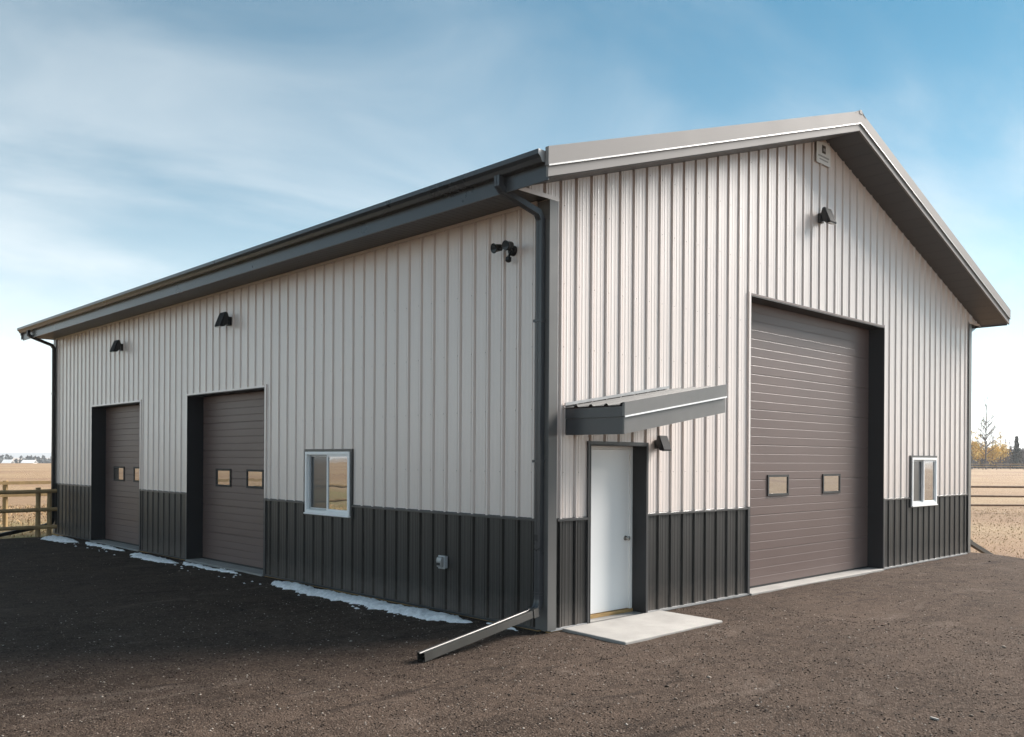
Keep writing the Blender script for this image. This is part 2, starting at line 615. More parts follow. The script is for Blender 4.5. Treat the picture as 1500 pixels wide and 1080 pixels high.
# yard of dark crushed gravel, with a real shoulder falling to the field
st = 0.2
xs, ys = np.arange(-29, 18, st), np.arange(-32, 18, st)
GX, GY = np.meshgrid(xs, ys, indexing='ij')
P = np.stack([GX.ravel(), GY.ravel()], 1)
D = seg_dist(P, YARD)
N = np.array([wob(a, b, 0.9, 3.1) * 0.22 + wob(a, b, 3.0, 8.0) * 0.10 for a, b in P])
U = np.array([wob(a, b, 0.35, 1.7) * 0.012 + wob(a, b, 1.3, 5.5) * 0.010 + wob(a, b, 3.1, 9.1) * 0.009 for a, b in P])
De = D + N
Z = U - 0.006 - 0.75 * smooth01(De / 1.5)
Z = np.where((P[:, 0] > 9) & (P[:, 1] < 0.4), Z - 0.10 * smooth01((-P[:, 1]) / 2.0) * smooth01((P[:, 0] - 11.6) / 1.0), Z)
keep = (De < 1.6).reshape(GX.shape)
nx, ny = GX.shape
idx = np.arange(nx * ny).reshape(nx, ny)
q = keep[:-1, :-1] & keep[1:, :-1] & keep[1:, 1:] & keep[:-1, 1:]
F = np.stack([idx[:-1, :-1][q], idx[1:, :-1][q], idx[1:, 1:][q], idx[:-1, 1:][q]], 1)
used = np.unique(F)
remap = -np.ones(nx * ny, int)
remap[used] = np.arange(len(used))
tag(npmesh('gravel_yard', np.stack([P[:, 0], P[:, 1], Z], 1)[used], remap[F], 'yard_gravel', smooth=True),
    'dark brown crushed gravel yard round the building', kind='structure')


def yard_z(x, y):
    return wob(x, y, 0.35, 1.7) * 0.012 + wob(x, y, 1.3, 5.5) * 0.010 + wob(x, y, 3.1, 9.1) * 0.009 - 0.006


# loose stones over the yard (uncountable)
def scatter(n, cx_, cy_, rmax, smin, smax, power):
    r_ = rmax * rng.random(n) ** power
    a_ = rng.random(n) * 2 * math.pi
    x, y = cx_ + r_ * np.cos(a_), cy_ + r_ * np.sin(a_)
    ok = (seg_dist(np.stack([x, y], 1), YARD) < -0.15) & ~((x > -0.03) & (y > -0.03) & (x < BW + .05)) & ~((x > 0.12) & (x < 2.0) & (y > -1.0) & (y < 0))
    x, y = x[ok], y[ok]
    return x, y, smin + (smax - smin) * rng.random(len(x)) ** 2.5


parts = [scatter(95000, -5.0, -4.0, 9.0, 0.004, 0.013, 0.72), scatter(40000, -1.0, -1.0, 18.0, 0.006, 0.014, 0.6), scatter(500, -1, -2, 15.0, 0.014, 0.030, 0.6)]
X = np.concatenate([p_[0] for p_ in parts])
Y = np.concatenate([p_[1] for p_ in parts])
SZ = np.concatenate([p_[2] for p_ in parts])
n = len(X)
Zs = np.array([yard_z(a, b) for a, b in zip(X, Y)])
octa = np.array([(1, 0, 0), (0, 1, 0), (-1, 0, 0), (0, -1, 0), (0, 0, 0.8), (0, 0, -0.8)], float)
of = np.array([(0, 1, 4), (1, 2, 4), (2, 3, 4), (3, 0, 4), (1, 0, 5), (2, 1, 5), (3, 2, 5), (0, 3, 5)])
jit = 1 + 0.45 * (rng.random((n, 6, 3)) - 0.5)
vv = octa[None] * jit * SZ[:, None, None]
an = rng.random(n) * 6.28
c_, s_ = np.cos(an)[:, None], np.sin(an)[:, None]
vx = vv[:, :, 0] * c_ - vv[:, :, 1] * s_ + X[:, None]
vy = vv[:, :, 0] * s_ + vv[:, :, 1] * c_ + Y[:, None]
vz = vv[:, :, 2] * 0.6 + (Zs + SZ * 0.15)[:, None]
SV = np.stack([vx, vy, vz], 2).reshape(-1, 3)
SF = (of[None] + (np.arange(n) * 6)[:, None, None]).reshape(-1, 3)
tag(npmesh('gravel_stones', SV, SF, 'stone'), 'loose brown and grey stones strewn over the gravel yard', 'gravel', kind='stuff')


# dry grass tufts close round the yard
def grass(name, label, n, xr, yr, hmin, hmax):
    x = xr[0] + (xr[1] - xr[0]) * rng.random(n)
    y = yr[0] + (yr[1] - yr[0]) * rng.random(n)
    d = seg_dist(np.stack([x, y], 1), YARD)
    ok = (d > 0.5) & ~((x > -0.1) & (x < BW + .1) & (y > -0.1) & (y < BL + .1))
    x, y = x[ok], y[ok]
    k = len(x)
    h = hmin + (hmax - hmin) * rng.random(k) ** 2
    z = field_z(x, y) - 0.02
    a = rng.random(k) * 6.28
    w = 0.012 + 0.02 * rng.random(k)
    le = (rng.random((k, 2)) - 0.5) * h[:, None] * 1.3
    v0 = np.stack([x - w * np.cos(a), y - w * np.sin(a), z], 1)
    v1 = np.stack([x + w * np.cos(a), y + w * np.sin(a), z], 1)
    v2 = np.stack([x + le[:, 0], y + le[:, 1], z + h], 1)
    tag(npmesh(name, np.stack([v0, v1, v2], 1).reshape(-1, 3), np.arange(3 * k).reshape(-1, 3), 'dry_blade'), label, 'grass', kind='stuff')


grass('dry_grass', 'dry tan grass blades in the field beyond the right end of the building', 60000, (12.6, 44), (-4, 26), 0.02, 0.07)
grass('turf_grass', 'short green and straw grass round the wooden rail fence', 30000, (-14, 6), (16.0, 34), 0.03, 0.11)

# ------------------------------------------------------------------ the building
B = empty('metal_shop_building', (0, 0, 0), 'large tan and charcoal ribbed metal shop building with brown overhead doors', 'building')
SLOPE = 0.325
XM = BW / 2
OH = 0.56
ZS0, ZT0 = 6.965, 7.235          # soffit line and roof line at the ridge
EAVE = 4.75                      # flat eave soffit height
WAIN = 1.22


def zs(x):
    return ZS0 - SLOPE * abs(x - XM)


def zt(x):
    return ZT0 - SLOPE * abs(x - XM)


PITCH = 0.257


def rib_profile(s0, s1, off):
    pts = []
    k0 = int((s0 - off) / PITCH) - 2
    k1 = int((s1 - off) / PITCH) + 2
    for k in range(k0, k1 + 1):
        c = off + k * PITCH
        pts += [(c - .042, 0), (c - .038, -.016), (c - .024, -.016), (c - .013, .018), (c + .013, .018), (c + .024, -.016), (c + .038, -.016), (c + .042, 0)]
        for t in (1 / 3, 2 / 3):
            m_ = c + .03 + (PITCH - .06) * t
            pts += [(m_ - .014, 0), (m_ - .005, .0025), (m_ + .005, .0025), (m_ + .014, 0)]
    pts.sort()

    def at(s):
        for (a, da), (b, db) in zip(pts, pts[1:]):
            if a <= s <= b:
                return da + (db - da) * (s - a) / (b - a + 1e-9)
        return 0
    return [(s0, at(s0))] + [p_ for p_ in pts if s0 + 1e-4 < p_[0] < s1 - 1e-4] + [(s1, at(s1))]


def wall_panels(origin, es, en, length, off, openings, zfun_lo, zfun_hi, name, m, label=None, lift=0.0):
    """ribbed sheets, one object for each panel of four ribs, cut round the openings"""
    origin, es, en = Vector(origin), Vector(es), Vector(en)
    edges = [0.0]
    s = off - 0 * PITCH
    while s < 0.35:
        s += PITCH
    while s < length - 0.05:
        edges.append(s)
        s += 4 * PITCH
    if length - edges[-1] < 0.3:
        edges.pop()
    edges.append(length)
    for a, b in zip(edges, edges[1:]):
        cuts = sorted({a, b} | {e for o_ in openings for e in o_[:2] if a < e < b})
        mb = MB()
        for c, d in zip(cuts, cuts[1:]):
            mid = (c + d) / 2
            ops = sorted([(o_[2], o_[3]) for o_ in openings if o_[0] <= mid <= o_[1]])
            pr = rib_profile(c, d, off)
            spans, lo = [], None
            cur = 'lo'
            for (z0, z1) in ops:
                spans.append((cur, z0))
                cur = z1
            spans.append((cur, 'hi'))
            for (l_, h_) in spans:
                vs = []
                for (s_, dd) in pr:
                    z0 = zfun_lo(s_) if l_ == 'lo' else l_
                    z1 = zfun_hi(s_) if h_ == 'hi' else h_
                    z0 = max(z0, zfun_lo(s_))
                    z1 = min(z1, zfun_hi(s_))
                    if z1 < z0:
                        z1 = z0
                    p_ = origin + es * s_ + en * (dd + lift)
                    vs += [(p_.x, p_.y, z0), (p_.x, p_.y, z1)]
                if max(abs(vs[2 * i + 1][2] - vs[2 * i][2]) for i in range(len(pr))) < 0.004:
                    continue
                mb.add(vs, [(2 * i, 2 * i + 2, 2 * i + 3, 2 * i + 1) for i in range(len(pr) - 1)])
        if mb.f:
            o = mb.build(name, m, B)


ZB = 0.03
SIDE_DOORS = [(6.28, 9.16, 3.02), (11.37, 14.12, 3.00)]
SIDE_WIN = (3.82, 5.00, 1.08, 1.99)
GDOOR = (4.07, 8.41, 4.225)
MDOOR = (0.665, 1.715, 2.075)
GAB_WIN = (9.57, 10.72, 1.08, 1.97)
s_open = [(a, b, -1, h) for a, b, h in SIDE_DOORS] + [SIDE_WIN]
g_open = [(GDOOR[0], GDOOR[1], -1, GDOOR[2]), (MDOOR[0], MDOOR[1], -1, MDOOR[2]), GAB_WIN]
lo0, hiw, low = (lambda s: ZB), (lambda s: WAIN), (lambda s: WAIN + 0.0)
# gable front (faces -y), side left (faces -x), then the two far walls
wall_panels((0, 0, 0), (1, 0, 0), (0, -1, 0), BW, 0.19, g_open, lo0, hiw, 'wainscot_panel', 'charcoal_steel')
wall_panels((0, 0, 0), (1, 0, 0), (0, -1, 0), BW, 0.19, g_open, low, zs, 'siding_panel', 'tan_steel')
wall_panels((0, 0, 0), (0, 1, 0), (-1, 0, 0), BL, 0.22, s_open, lo0, hiw, 'wainscot_panel', 'charcoal_steel')
wall_panels((0, 0, 0), (0, 1, 0), (-1, 0, 0), BL, 0.22, s_open, low, lambda s: EAVE, 'siding_panel', 'tan_steel')
wall_panels((BW, 0, 0), (0, 1, 0), (1, 0, 0), BL, 0.22, [], lo0, hiw, 'wainscot_panel', 'charcoal_steel')
wall_panels((BW, 0, 0), (0, 1, 0), (1, 0, 0), BL, 0.22, [], low, lambda s: EAVE, 'siding_panel', 'tan_steel')
wall_panels((0, BL, 0), (1, 0, 0), (0, 1, 0), BW, 0.19, [], lo0, hiw, 'wainscot_panel', 'charcoal_steel')
wall_panels((0, BL, 0), (1, 0, 0), (0, 1, 0), BW, 0.19, [], low, zs, 'siding_panel', 'tan_steel')

# boxed eave ends ("pork chops"): small ribbed triangles carrying the gable siding out under the rake
tipx = -(zs(0) - EAVE) / SLOPE
for y_, sgn in ((0, -1), (BL, 1)):
    for side in (0, 1):
        def mx(x):
            return x if side == 0 else BW - x
        mb = MB()
        pr = rib_profile(tipx, 0.0, 0.19)
        vs = []
        for s_, dd in pr:
            vs += [(mx(s_), y_ + sgn * (dd + 0.002), EAVE), (mx(s_), y_ + sgn * (dd + 0.002), EAVE + max(0, (s_ - tipx) * SLOPE))]
        mb.add(vs, [(2 * i, 2 * i + 2, 2 * i + 3, 2 * i + 1) for i in range(len(pr) - 1)])
        mb.build('eave_end_panel', 'tan_steel', B)
        # bright edge trim under the triangle
        t = MB().box(min(mx(tipx), mx(0.12)), max(mx(tipx), mx(0.12)), y_ - .028 if sgn < 0 else y_ + .024, y_ - .024 if sgn < 0 else y_ + .028, EAVE - .015, EAVE + .03)
        t.build('eave_end_trim', 'tan_steel', B)

# screws on the ribs, in girt rows
mb = MB()


def screw(p, n_):
    t = Vector((n_[1], -n_[0], 0))
    p = Vector(p)
    u = Vector((0, 0, 1))
    r_ = 0.007
    ring = [p + (t * math.cos(k * math.pi / 3) + u * math.sin(k * math.pi / 3)) * r_ for k in range(6)]
    top = p + Vector(n_) * 0.006
    mb.add(ring + [top], [(k, (k + 1) % 6, 6) for k in range(6)])


for z_ in (1.75, 2.45, 3.15, 3.85, 4.72, 5.4, 6.1):
    s_ = 0.19 + 0.045
    while s_ < BW - .15:
        if z_ < zs(s_) - .05 and not any(a - .05 < s_ < b + .05 and c - .05 < z_ < d + .05 for a, b, c, d in g_open):
            screw((s_, -.001, z_), (0, -1, 0))
        s_ += PITCH
    s_ = 0.22 + 0.045
    while s_ < BL - .15:
        if z_ < EAVE - .02 and not any(a - .05 < s_ < b + .05 and c - .05 < z_ < d + .05 for a, b, c, d in s_open):
            screw((-.001, s_, z_), (-1, 0, 0))
        s_ += PITCH
tag(mb.build('screw_heads', 'screw', B), kind='stuff')

# corner trims, base trims, wainscot caps, sill plates
CT = 0.028
for cx_, cy_, sx, sy in ((0, 0, -1, -1), (BW, 0, 1, -1), (0, BL, -1, 1), (BW, BL, 1, 1)):
    mb = MB()
    g0, g1 = (cx_, cx_ - sx * 0.125)
    y0 = cy_ + sy * 0.022
    y1 = cy_ + sy * CT
    poly = [(cx_ + sx * CT, cy_ + sy * CT), (cx_ - sx * .105, cy_ + sy * CT), (cx_ - sx * .105, cy_ + sy * .021), (cx_ + sx * .021, cy_ + sy * .021),
            (cx_ + sx * .021, cy_ - sy * .16), (cx_ + sx * CT, cy_ - sy * .16)]
    mb.prism(poly, 0.02, EAVE - .018, lambda a, b, t: (a, b, t))
    mb.build('corner_trim', 'corner_grey', B)


def strip_rows(cuts, length):
    """gaps between openings along a wall"""
    out, s_ = [], 0.13
    for a, b in sorted(cuts):
        out.append((s_, a))
        s_ = b
    out.append((s_, length - .13))
    return out


for a, b in strip_rows([(GDOOR[0] - .0, GDOOR[1]), (MDOOR[0], MDOOR[1]), (GAB_WIN[0] - .03, GAB_WIN[1] + .03)], BW):
    MB().prism([(0, WAIN - .012), (-.026, WAIN - .012), (-.026, WAIN + .012), (0, WAIN + .024)], a, b, lambda p_, q_, t: (t, p_, q_)).build('wainscot_cap', 'charcoal_trim', B)
for a, b in strip_rows([(GDOOR[0], GDOOR[1]), (MDOOR[0], MDOOR[1])], BW):
    MB().box(a - (.1 if a < .2 else 0), b, -.024, .02, 0.005, 0.030).build('base_trim', 'galvanised', B)
    MB().box(a - (.12 if a < .2 else 0), b, -.006, .035, -.16, 0.004).build('sill_plate', 'sill_wood' if a < .2 else 'galvanised', B)
for a, b in strip_rows([(d[0], d[1]) for d in SIDE_DOORS] + [(SIDE_WIN[0] - .03, SIDE_WIN[1] + .03)], BL):
    MB().prism([(0, WAIN - .012), (-.026, WAIN - .012), (-.026, WAIN + .012), (0, WAIN + .024)], a, b, lambda p_, q_, t: (p_, t, q_)).build('wainscot_cap', 'charcoal_trim', B)
for a, b in strip_rows([(d[0], d[1]) for d in SIDE_DOORS], BL):
    MB().box(-.024, .02, a, b, 0.005, 0.030).build('base_trim', 'charcoal_trim', B)
    MB().box(-.006, .035, a, b, -.16, 0.004).build('sill_plate', 'sill_wood', B)

# slab under the whole building (seen as the door aprons)
MB().box(.04, BW - .04, .04, BL - .04, -.2, .016).build('floor_slab', 'concrete', B)

# ------------------------------------------------ roof
Y0, Y1 = -OH, BL + OH
XE = -OH - .05                     # eave edge of the roof sheets
for side in (0, 1):
    sg = 1 if side == 0 else -1

    def fx(x):
        return x if side == 0 else BW - x
    # roof sheets: ribs run down the slope, one object for each sheet
    npan = 17
    wpan = (Y1 - Y0) / npan
    for k in range(npan):
        ya = Y0 + k * wpan
        mb = MB()
        pr = []
        for j in range(4):
            c = wpan * j / 4
            pr += [(c, 0.022), (c + .014, 0.022), (c + .034, 0.0), (c + wpan / 4 - .034, 0.0), (c + wpan / 4 - .014, .022)]
        pr.append((wpan, .022))
        vs = []
        for s_, d_ in pr:
            vs += [(fx(XE), ya + s_, zt(XE) - .012 + d_), (XM, ya + s_, ZT0 - .012 + d_)]
        fs = [(2 * i, 2 * i + 1, 2 * i + 3, 2 * i + 2) for i in range(len(pr) - 1)]
        mb.add(vs, fs if side == 0 else [f[::-1] for f in fs])
        mb.build('roof_panel', 'charcoal_steel', B)
    # fascia behind the gutter
    xa, xb = fx(-OH - .02), fx(-OH)
    MB().box(min(xa, xb), max(xa, xb), Y0 + .035, Y1 - .035, EAVE - .035, zt(-OH) - .04).build('eave_fascia', 'gutter_steel', B)
    # rakes, front and back: lower fascia and proud upper trim
    for yy, sy in ((Y0, -1), (Y1, 1)):
        for nm, dz0, dz1, t0, t1, m_ in (('rake_fascia', -.268, -.150, 0.0, .03, 'rake_trim'), ('rake_trim', -.156, .030, -.016, .03, 'rake_trim')):
            ya, yb = (yy + t0, yy + t1) if sy < 0 else (yy - t1, yy - t0)
            xs_, xm_ = fx(XE - (.012 if nm == 'rake_trim' else .0)), XM
            MB().hexa([(xs_, ya, zt(XE) + dz0), (xm_, ya, ZT0 + dz0), (xm_, yb, ZT0 + dz0), (xs_, yb, zt(XE) + dz0)],
                      [(xs_, ya, zt(XE) + dz1), (xm_, ya, ZT0 + dz1), (xm_, yb, ZT0 + dz1), (xs_, yb, zt(XE) + dz1)]).build(nm, m_, B)
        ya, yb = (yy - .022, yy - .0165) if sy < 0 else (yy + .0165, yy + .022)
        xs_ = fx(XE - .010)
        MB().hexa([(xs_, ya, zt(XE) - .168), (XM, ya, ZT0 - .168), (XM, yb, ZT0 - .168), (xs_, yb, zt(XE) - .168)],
                  [(xs_, ya, zt(XE) - .152), (XM, ya, ZT0 - .152), (XM, yb, ZT0 - .152), (xs_, yb, zt(XE) - .152)]).build('rake_highlight', 'galvanised', B)  # pale strip added to stand in for the highlight along the rake crease
        # rake soffit boards: each lies across the overhang, following the slope
        nb = 24
        x_lo, x_hi = tipx if True else 0, XM
        for k in range(nb):
            a = -OH + (XM + OH) * k / nb + .003
            b = -OH + (XM + OH) * (k + 1) / nb - .003
            ya, yb = (yy + .031, -.003) if sy < 0 else (BL + .003, yy - .031)
            MB().hexa([(fx(a), ya, zs(a) - .004), (fx(b), ya, zs(b) - .004), (fx(b), yb, zs(b) - .004), (fx(a), yb, zs(a) - .004)],
                      [(fx(a), ya, zs(a) + .010), (fx(b), ya, zs(b) + .010), (fx(b), yb, zs(b) + .010), (fx(a), yb, zs(a) + .010)]).build('soffit_board', 'soffit_steel', B)
        # backing above the board joints
        ya, yb = (yy + .031, 0) if sy < 0 else (BL, yy - .031)
        MB().hexa([(fx(-OH), ya, zs(-OH) + .012), (XM, ya, ZS0 + .012), (XM, yb, ZS0 + .012), (fx(-OH), yb, zs(-OH) + .012)],
                  [(fx(-OH), ya, zs(-OH) + .03), (XM, ya, ZS0 + .03), (XM, yb, ZS0 + .03), (fx(-OH), yb, zs(-OH) + .03)]).build('soffit_backing', 'soffit_steel', B)
    # flat eave soffit, panel by panel
    npn = 54
    wp = BL / npn
    me = None
    for k in range(npn):
        if me is None:
            mb = MB()
            x0, x1 = (-OH + .0, -.003) if side == 0 else (BW + .003, BW + OH)
            for j in range(3):
                mb.box(x0, x1, j * wp / 3 + .004, (j + 1) * wp / 3 - .004, 0, .012)
            mb.box(x0, x1, 0.001, wp - .001, .012, .018)
            o = mb.build('eave_soffit_panel', 'soffit_steel', B)
            me = o.data
        else:
            o = link('eave_soffit_panel', me, None, B)
        o.location = (0, k * wp, EAVE)
    # frieze channel where the soffit meets the wall
    xa, xb = fx(-.045), fx(-.021)
    MB().box(min(xa, xb), max(xa, xb), .17, BL - .17, EAVE - .035, EAVE - .001).build('soffit_channel', 'tan_steel', B)
    # gutter: open K-profile, with end caps
    gt = zt(XE) - .005
    prof = [(-OH - .021, gt), (-OH - .021, gt - .115), (-OH - .095, gt - .115), (-OH - .115, gt - .075), (-OH - .150, gt - .045), (-OH - .150, gt + .004), (-OH - .132, gt + .004), (-OH - .132, gt - .010), (-OH - .144, gt - .012),
            (-OH - .144, gt - .042), (-OH - .110, gt - .070), (-OH - .091, gt - .110), (-OH - .026, gt - .110), (-OH - .026, gt)]
    gmb = MB()
    gmb.prism(prof, Y0 + .045, Y1 - .045, lambda a, b, t: (fx(a), t, b))
    gut = gmb.build('gutter', 'gutter_steel', B)
    for yy in (Y0 + .040, Y1 - .044):
        c = MB()
        c.prism(prof[:6], yy, yy + .004, lambda a, b, t: (fx(a), t, b))
        c.build('gutter_end_cap', 'galvanised' if (side == 0 and yy < 0) else 'gutter_steel', gut)
    # downspouts at the front and back corner of each side
    for yy, sy, dirn in ((0.075, 1, Vector((-1.78, -.27, 0))), (BL - .12, -1, Vector((-1.45, -.55, 0)))):
        if side == 1 and sy < 0:
            continue
        xo = -OH - .085
        yo = yy + .055 * sy
        dn = Vector((dirn.x, dirn.y, 0))
        mb = MB()
        mb.duct([(fx(xo), yo, gt - .112), (fx(xo), yo, gt - .21), (fx(xo + .05), yo, gt - .255), (fx(-.115), yy, EAVE - .16), (fx(-.066), yy, EAVE - .23), (fx(-.066), yy, .40),
                 (fx(-.068), yy, .355), (fx(-.076), yy - .002, .315), (fx(-.092), yy - .005, .283), (fx(-.115), yy - .009, .258), (fx(-.145), yy - .012, .240), (fx(-.185), yy - .018, .228)], .040, .032, (0, 1, 0))
        ds = mb.build('downspout', 'gutter_steel' if sy > 0 else 'black_metal', B)
        for zz in (1.86, 3.4):
            MB().box(min(fx(-.104), fx(-.02)), max(fx(-.104), fx(-.02)), yy - .046, yy + .075, zz, zz + .028).build('downspout_strap', 'gutter_steel', ds)
        if side == 0:
            end = Vector((-.12, yy, 0)) + dn
            zend = .045
        else:
            end = Vector((-1.65, -.12, 0))
            zend = -.30
        a = Vector((fx(-.15), yy - .012, .232))
        e = Vector((fx(end.x), end.y, zend))
        MB().duct([a, a.lerp(e, .4) + Vector((0, 0, -.004)), a.lerp(e, .75) + Vector((0, .004, -.003)), e], .048, .040, (0, 1, 0), True).build('downspout_extension', 'spout_steel' if not (side == 0 and sy < 0) else 'black_metal', ds)
        d_ = (e - a).normalized()
        for zz in (.40, .43):
            MB().box(min(fx(-.101), fx(-.03)), max(fx(-.101), fx(-.03)), yy - .043, yy + .043, zz, zz + .008).build('elbow_crimp', 'gutter_steel', ds)
        MB().duct([a - d_ * .02, a + d_ * .07], .056, .048, (0, 1, 0)).build('downspout_coupling', 'spout_steel', ds)

# ridge cap
MB().prism([(XM - .17, ZT0 - .17 * SLOPE + .012), (XM, ZT0 + .036), (XM + .17, ZT0 - .17 * SLOPE + .012), (XM + .17, ZT0 - .17 * SLOPE + .018), (XM, ZT0 + .044), (XM - .17, ZT0 - .17 * SLOPE + .018)],
           Y0 - .02, Y1 + .02, lambda a, b, t: (a, t, b)).build('ridge_cap', 'rake_trim', B)
for yy in (Y0 - .022, Y1 + .016):
    MB().prism([(XM - .05, ZT0 - .02), (XM + .05, ZT0 - .02), (XM + .03, ZT0 + .040), (XM - .03, ZT0 + .040)], yy, yy + .006, lambda a, b, t: (a, t, b)).build('ridge_end_cap', 'rake_trim', B)


# ------------------------------------------------ overhead doors
def overhead_door(fr, a, b, h, depth, nsec, label, panes, gr=.0015):
    """fr(s, d, z): s along wall, d outwards"""
    def bx(s0, s1, d0, d1, z0, z1):
        mb_ = MB()
        q_ = [fr(s0, d0, z0), fr(s1, d0, z0), fr(s1, d1, z0), fr(s0, d1, z0)]
        r_ = [fr(s0, d0, z1), fr(s1, d0, z1), fr(s1, d1, z1), fr(s0, d1, z1)]
        return mb_.hexa(q_, r_)
    # jambs and head, dark linings of the recess
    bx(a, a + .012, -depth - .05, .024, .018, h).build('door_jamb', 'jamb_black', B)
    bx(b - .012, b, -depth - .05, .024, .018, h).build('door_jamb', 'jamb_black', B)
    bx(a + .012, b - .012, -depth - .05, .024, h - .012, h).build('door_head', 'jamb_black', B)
    # slim outer casing
    for s0, s1 in ((a - .045, a - .002), (b + .002, b + .045)):
        bx(s0, s1, -.002, .027, WAIN + .025, h + .045).build('door_casing', 'tan_steel', B)
        bx(s0, s1, -.002, .027, .02, WAIN + .024).build('door_casing', 'charcoal_trim', B)
    bx(a - .001, b + .001, -.002, .027, h + .003, h + .030).build('door_casing', 'tan_steel' if gr > .002 else 'door_brown', B)
    # door
    z0 = .045
    slab = bx(a + .014, b - .014, -depth - .06, -depth - .045, z0, h - .02).build('garage_door', 'door_brown', B)
    tag(slab, label)
    sec = (h - .01 - z0) / nsec
    for k in range(nsec):
        za = z0 + k * sec
        pr = [(-.045, za + .001)]
        nr = 4
        for j in range(nr):
            c0, c1 = za + .001 + (sec - .002) * j / nr, za + .001 + (sec - .002) * (j + 1) / nr
            pr += [(0.0, c0 + .0015), (0.0, c1 - .013), (-gr, c1 - .008), (-gr, c1 - .002)]
        pr.append((-.045, za + sec - .001))
        mb_ = MB()
        mb_.prism(pr, a + .016, b - .016, lambda d_, z_, t: fr(t, d_ - depth, z_))
        mb_.build('door_section', 'door_brown', slab)
    # weather seal at the foot
    bx(a + .016, b - .016, -depth - .05, -depth - .005, .017, z0 + .001).build('bottom_seal', 'rubber', slab)
    # window lights
    for (s0, s1, p0, p1) in panes:
        f_ = MB()
        for q_ in ((s0, s1, p0, p0 + .035), (s0, s1, p1 - .035, p1), (s0, s0 + .035, p0 + .035, p1 - .035), (s1 - .035, s1, p0 + .035, p1 - .035)):
            m_ = [fr(q_[0], -depth - .004, q_[2]), fr(q_[1], -depth - .004, q_[2]), fr(q_[1], -depth + .016, q_[2]), fr(q_[0], -depth + .016, q_[2])]
            n_ = [fr(q_[0], -depth - .004, q_[3]), fr(q_[1], -depth - .004, q_[3]), fr(q_[1], -depth + .016, q_[3]), fr(q_[0], -depth + .016, q_[3])]
            f_.hexa(m_, n_)
        f_.build('window_frame', 'rubber', slab)
        bx(s0 + .03, s1 - .03, -depth + .001, -depth + .005, p0 + .03, p1 - .03).build('window_pane', 'glass', slab)


def frg(s, d, z):
    return (s, -d, z)


def frs(s, d, z):
    return (-d, s, z)


overhead_door(frg, GDOOR[0], GDOOR[1], GDOOR[2], .25, 8, 'tall brown overhead door in the gable wall', [(5.00, 5.62, 1.36, 1.68), (6.72, 7.33, 1.36, 1.68)])
overhead_door(frs, SIDE_DOORS[0][0], SIDE_DOORS[0][1], SIDE_DOORS[0][2], .28, 6, 'brown overhead door beside the sliding window', [(8.02, 8.60, 1.37, 1.69), (6.85, 7.44, 1.37, 1.69)], .006)
overhead_door(frs, SIDE_DOORS[1][0], SIDE_DOORS[1][1], SIDE_DOORS[1][2], .28, 6, 'brown overhead door at the rail fence end', [(12.98, 13.58, 1.36, 1.68), (11.85, 12.45, 1.36, 1.68)], .006)
# concrete thresholds that run out to the wall face
MB().box(GDOOR[0] + .013, GDOOR[1] - .013, -.05, .24, -.1, .022).build('door_threshold', 'concrete', B, bevel=.008)
for a, b, h in SIDE_DOORS:
    MB().box(-.05, .27, a + .013, b - .013, -.1, .022).build('door_threshold', 'concrete', B, bevel=.008)

# ------------------------------------------------ entry door
a, b, h = MDOOR
for s0, s1 in ((a, a + .012), (b - .012, b)):
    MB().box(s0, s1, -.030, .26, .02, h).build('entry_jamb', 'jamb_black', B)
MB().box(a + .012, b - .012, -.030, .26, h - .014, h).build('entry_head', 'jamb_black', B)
for s0, s1 in ((a - .032, a - .001), (b + .001, b + .032)):
    MB().box(s0, s1, -.027, .001, .02, h + .032).build('entry_casing', 'charcoal_trim', B)
MB().box(a, b, -.027, .001, h + .001, h + .032).build('entry_casing', 'charcoal_trim', B)
fr_ = MB()
fr_.box(a + .013, a + .055, .185, .25, .055, h - .016)
fr_.box(b - .055, b - .013, .185, .25, .055, h - .016)
fr_.box(a + .055, b - .055, .185, .25, h - .055, h - .016)
ed = MB().box(a + .058, b - .058, .205, .245, .062, h - .058).build('entry_door', 'white_paint', B, bevel=.003)
tag(ed, 'plain white steel entry door')
fr_.build('door_frame', 'white_paint', ed)
MB().box(a + .013, b - .013, .17, .26, .016, .054).build('door_sill', 'sill_wood', ed)
kx = b - .058 - .07
kn = MB()
kn.tube([(kx, .206, .93), (kx, .196, .93)], .030, 14)
kn.tube([(kx, .196, .93), (kx, .165, .93)], .011, 10)
kn.tube([(kx, .17, .93), (kx, .16, .93), (kx, .143, .93), (kx, .135, .93)], [.014, .026, .026, .015], 14)
kn.build('door_knob', 'nickel', ed, smooth=False)
for zz in (.35, 1.06, 1.8):
    MB().tube([(a + .056, .2, zz), (a + .056, .2, zz + .09)], .007, 8).build('hinge', 'nickel', ed)


